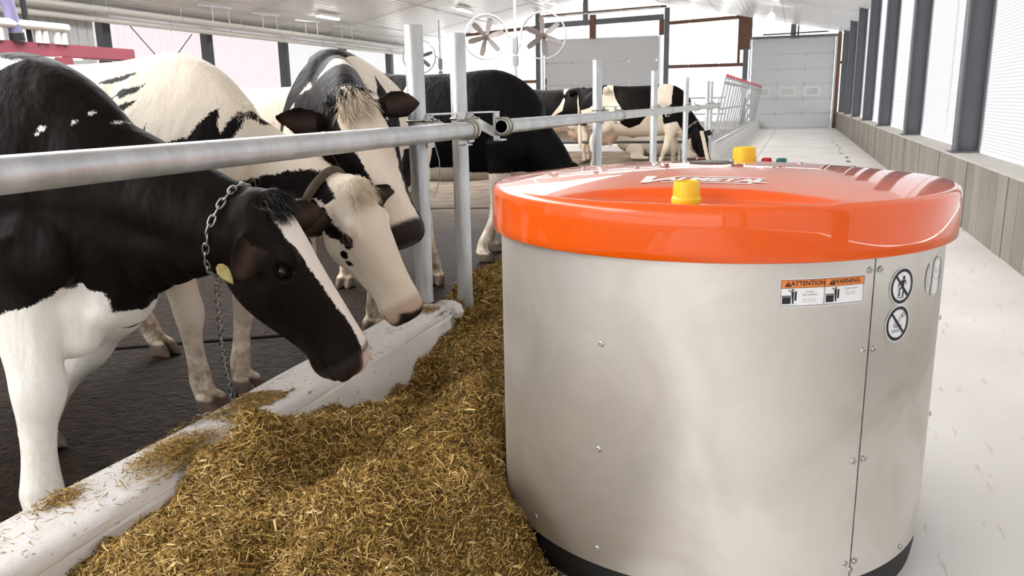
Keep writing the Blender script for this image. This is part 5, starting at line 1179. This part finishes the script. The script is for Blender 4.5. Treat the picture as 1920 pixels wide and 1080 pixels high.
# pipe runs under the far eave
for (x, z, lab) in ((-16.15, 3.62, 'upper white pipe running along the far eave'), (-16.55, 3.42, 'lower white pipe running along the far eave')):
    r = empty('pipe_run', (x, 13, z), label=lab, cat='pipe', group='white eave pipes')
    MB().cyl((x, YB + 1, z), (x, YE - 1, z), .075, 14).build('pipe', M_pvc, r, smooth=40)
    for y in np.arange(6, 34, 2.6):
        MB().tube([(x, y, z - .085), (x + .085, y, z), (x, y, z + .085), (x - .085, y, z)], .014, 6, closed=True).build('pipe_clip', M_galv, r); MB().cyl((x, y, z + .08), (x, y, zc(x)), .008, 6).build('hanger_rod', M_galv, r)
for k, y in enumerate((19.6, 21.9, 24.2, 26.5)):
    h_ = empty('cable_hanger', (-15.5, y, 3.7), label='%s small steel hanger bar from the left under the far ceiling' % ('first', 'second', 'third', 'fourth')[k], cat='hanger', group='steel hanger bars')
    MB().bar((-15.5, y - .7, 3.95), (-15.5, y + .75, 4.0), .05, .04).build('hanger_bar', M_galv, h_)
    for dy in (-.1, .6): MB().cyl((-15.5, y + dy, 3.97), (-15.5, y + dy, 3.55), .012, 6).build('hanger_rod', M_galv, h_)
# milking stall at the far left
M_redp = mat('raspberry red panel', (0.29, 0.068, 0.092), 0.45, noise=.12, nscale=2)
ms = empty('milking_stall', (-9.3, 8.0, 0), label='milking stall with raspberry red beam and white pipes at far left', cat='stall')
MB().box((-9.05, 7.9, 1.965), (.12, 3.3, .165)).build('red_beam', M_redp, ms, bev=.01)
MB().box((-9.3, 8.85, .90), (.5, 1.4, 1.78)).build('grey_cabinet', mat('grey stall panel', (.42, .42, .39), .5), ms, bev=.01)
MB().box((-9.02, 7.7, 1.865), (.08, 1.8, .03)).build('white_strip', M_white, ms)
MB().box((-9.0, 7.95, 1.80), (.1, .9, .09)).build('red_guard', mat('signal red', (.5, .01, .012), .4), ms, bev=.01)
MB().box((-9.0, 8.27, 1.80), (.14, .28, .16)).build('red_guard', M_redp, ms, bev=.01)
MB().tube([(-8.96, 8.02, 1.70), (-8.96, 8.02, 1.80), (-8.96, 8.10, 1.86), (-8.96, 8.25, 1.87)], .02, 8).build('white_tube', M_white, ms, smooth=60)
MB().cyl((-9.0, 7.60, 2.62), (-9.0, 7.68, 2.12), .075, 16).build('purple_hose', mat('pale purple hose', (.19, .17, .29), .4), ms, smooth=40)
MB().cyl((-9.0, 7.68, 2.14), (-9.0, 7.69, 2.05), .085, 16).build('hose_collar', M_black, ms, smooth=40); MB().cyl((-9.0, 7.58, 2.66), (-9.0, 7.59, 2.60), .085, 16).build('hose_collar', M_black, ms, smooth=40)
MB().cyl((-9.05, 7.87, 2.8), (-9.05, 7.90, 2.05), .035, 10).build('black_pipe', M_black, ms, smooth=40)
MB().cyl((-8.98, 7.3, 2.245), (-8.98, 8.42, 2.245), .055, 16).build('white_manifold', M_pvc, ms, smooth=40)
for y in (7.45, 7.76, 7.98, 8.08, 8.26, 8.36): MB().cyl((-9.0, y, 2.22), (-9.0, y, 2.04), .045, 12).build('white_stub', M_pvc, ms, smooth=40)
for y in (6.6, 9.3): MB().cyl((-9.1, y, 0), (-9.1, y, 1.9), .05, 10).build('leg', M_galv, ms, smooth=40)
# low kerb of the resting beds behind the far cows
MB().box((-4.5, 19.5, .09), (5.0, .25, .18)).build('bed_kerb', M_conc, label='low pale kerb of the resting beds behind the far cows', cat='kerb', bev=.02)
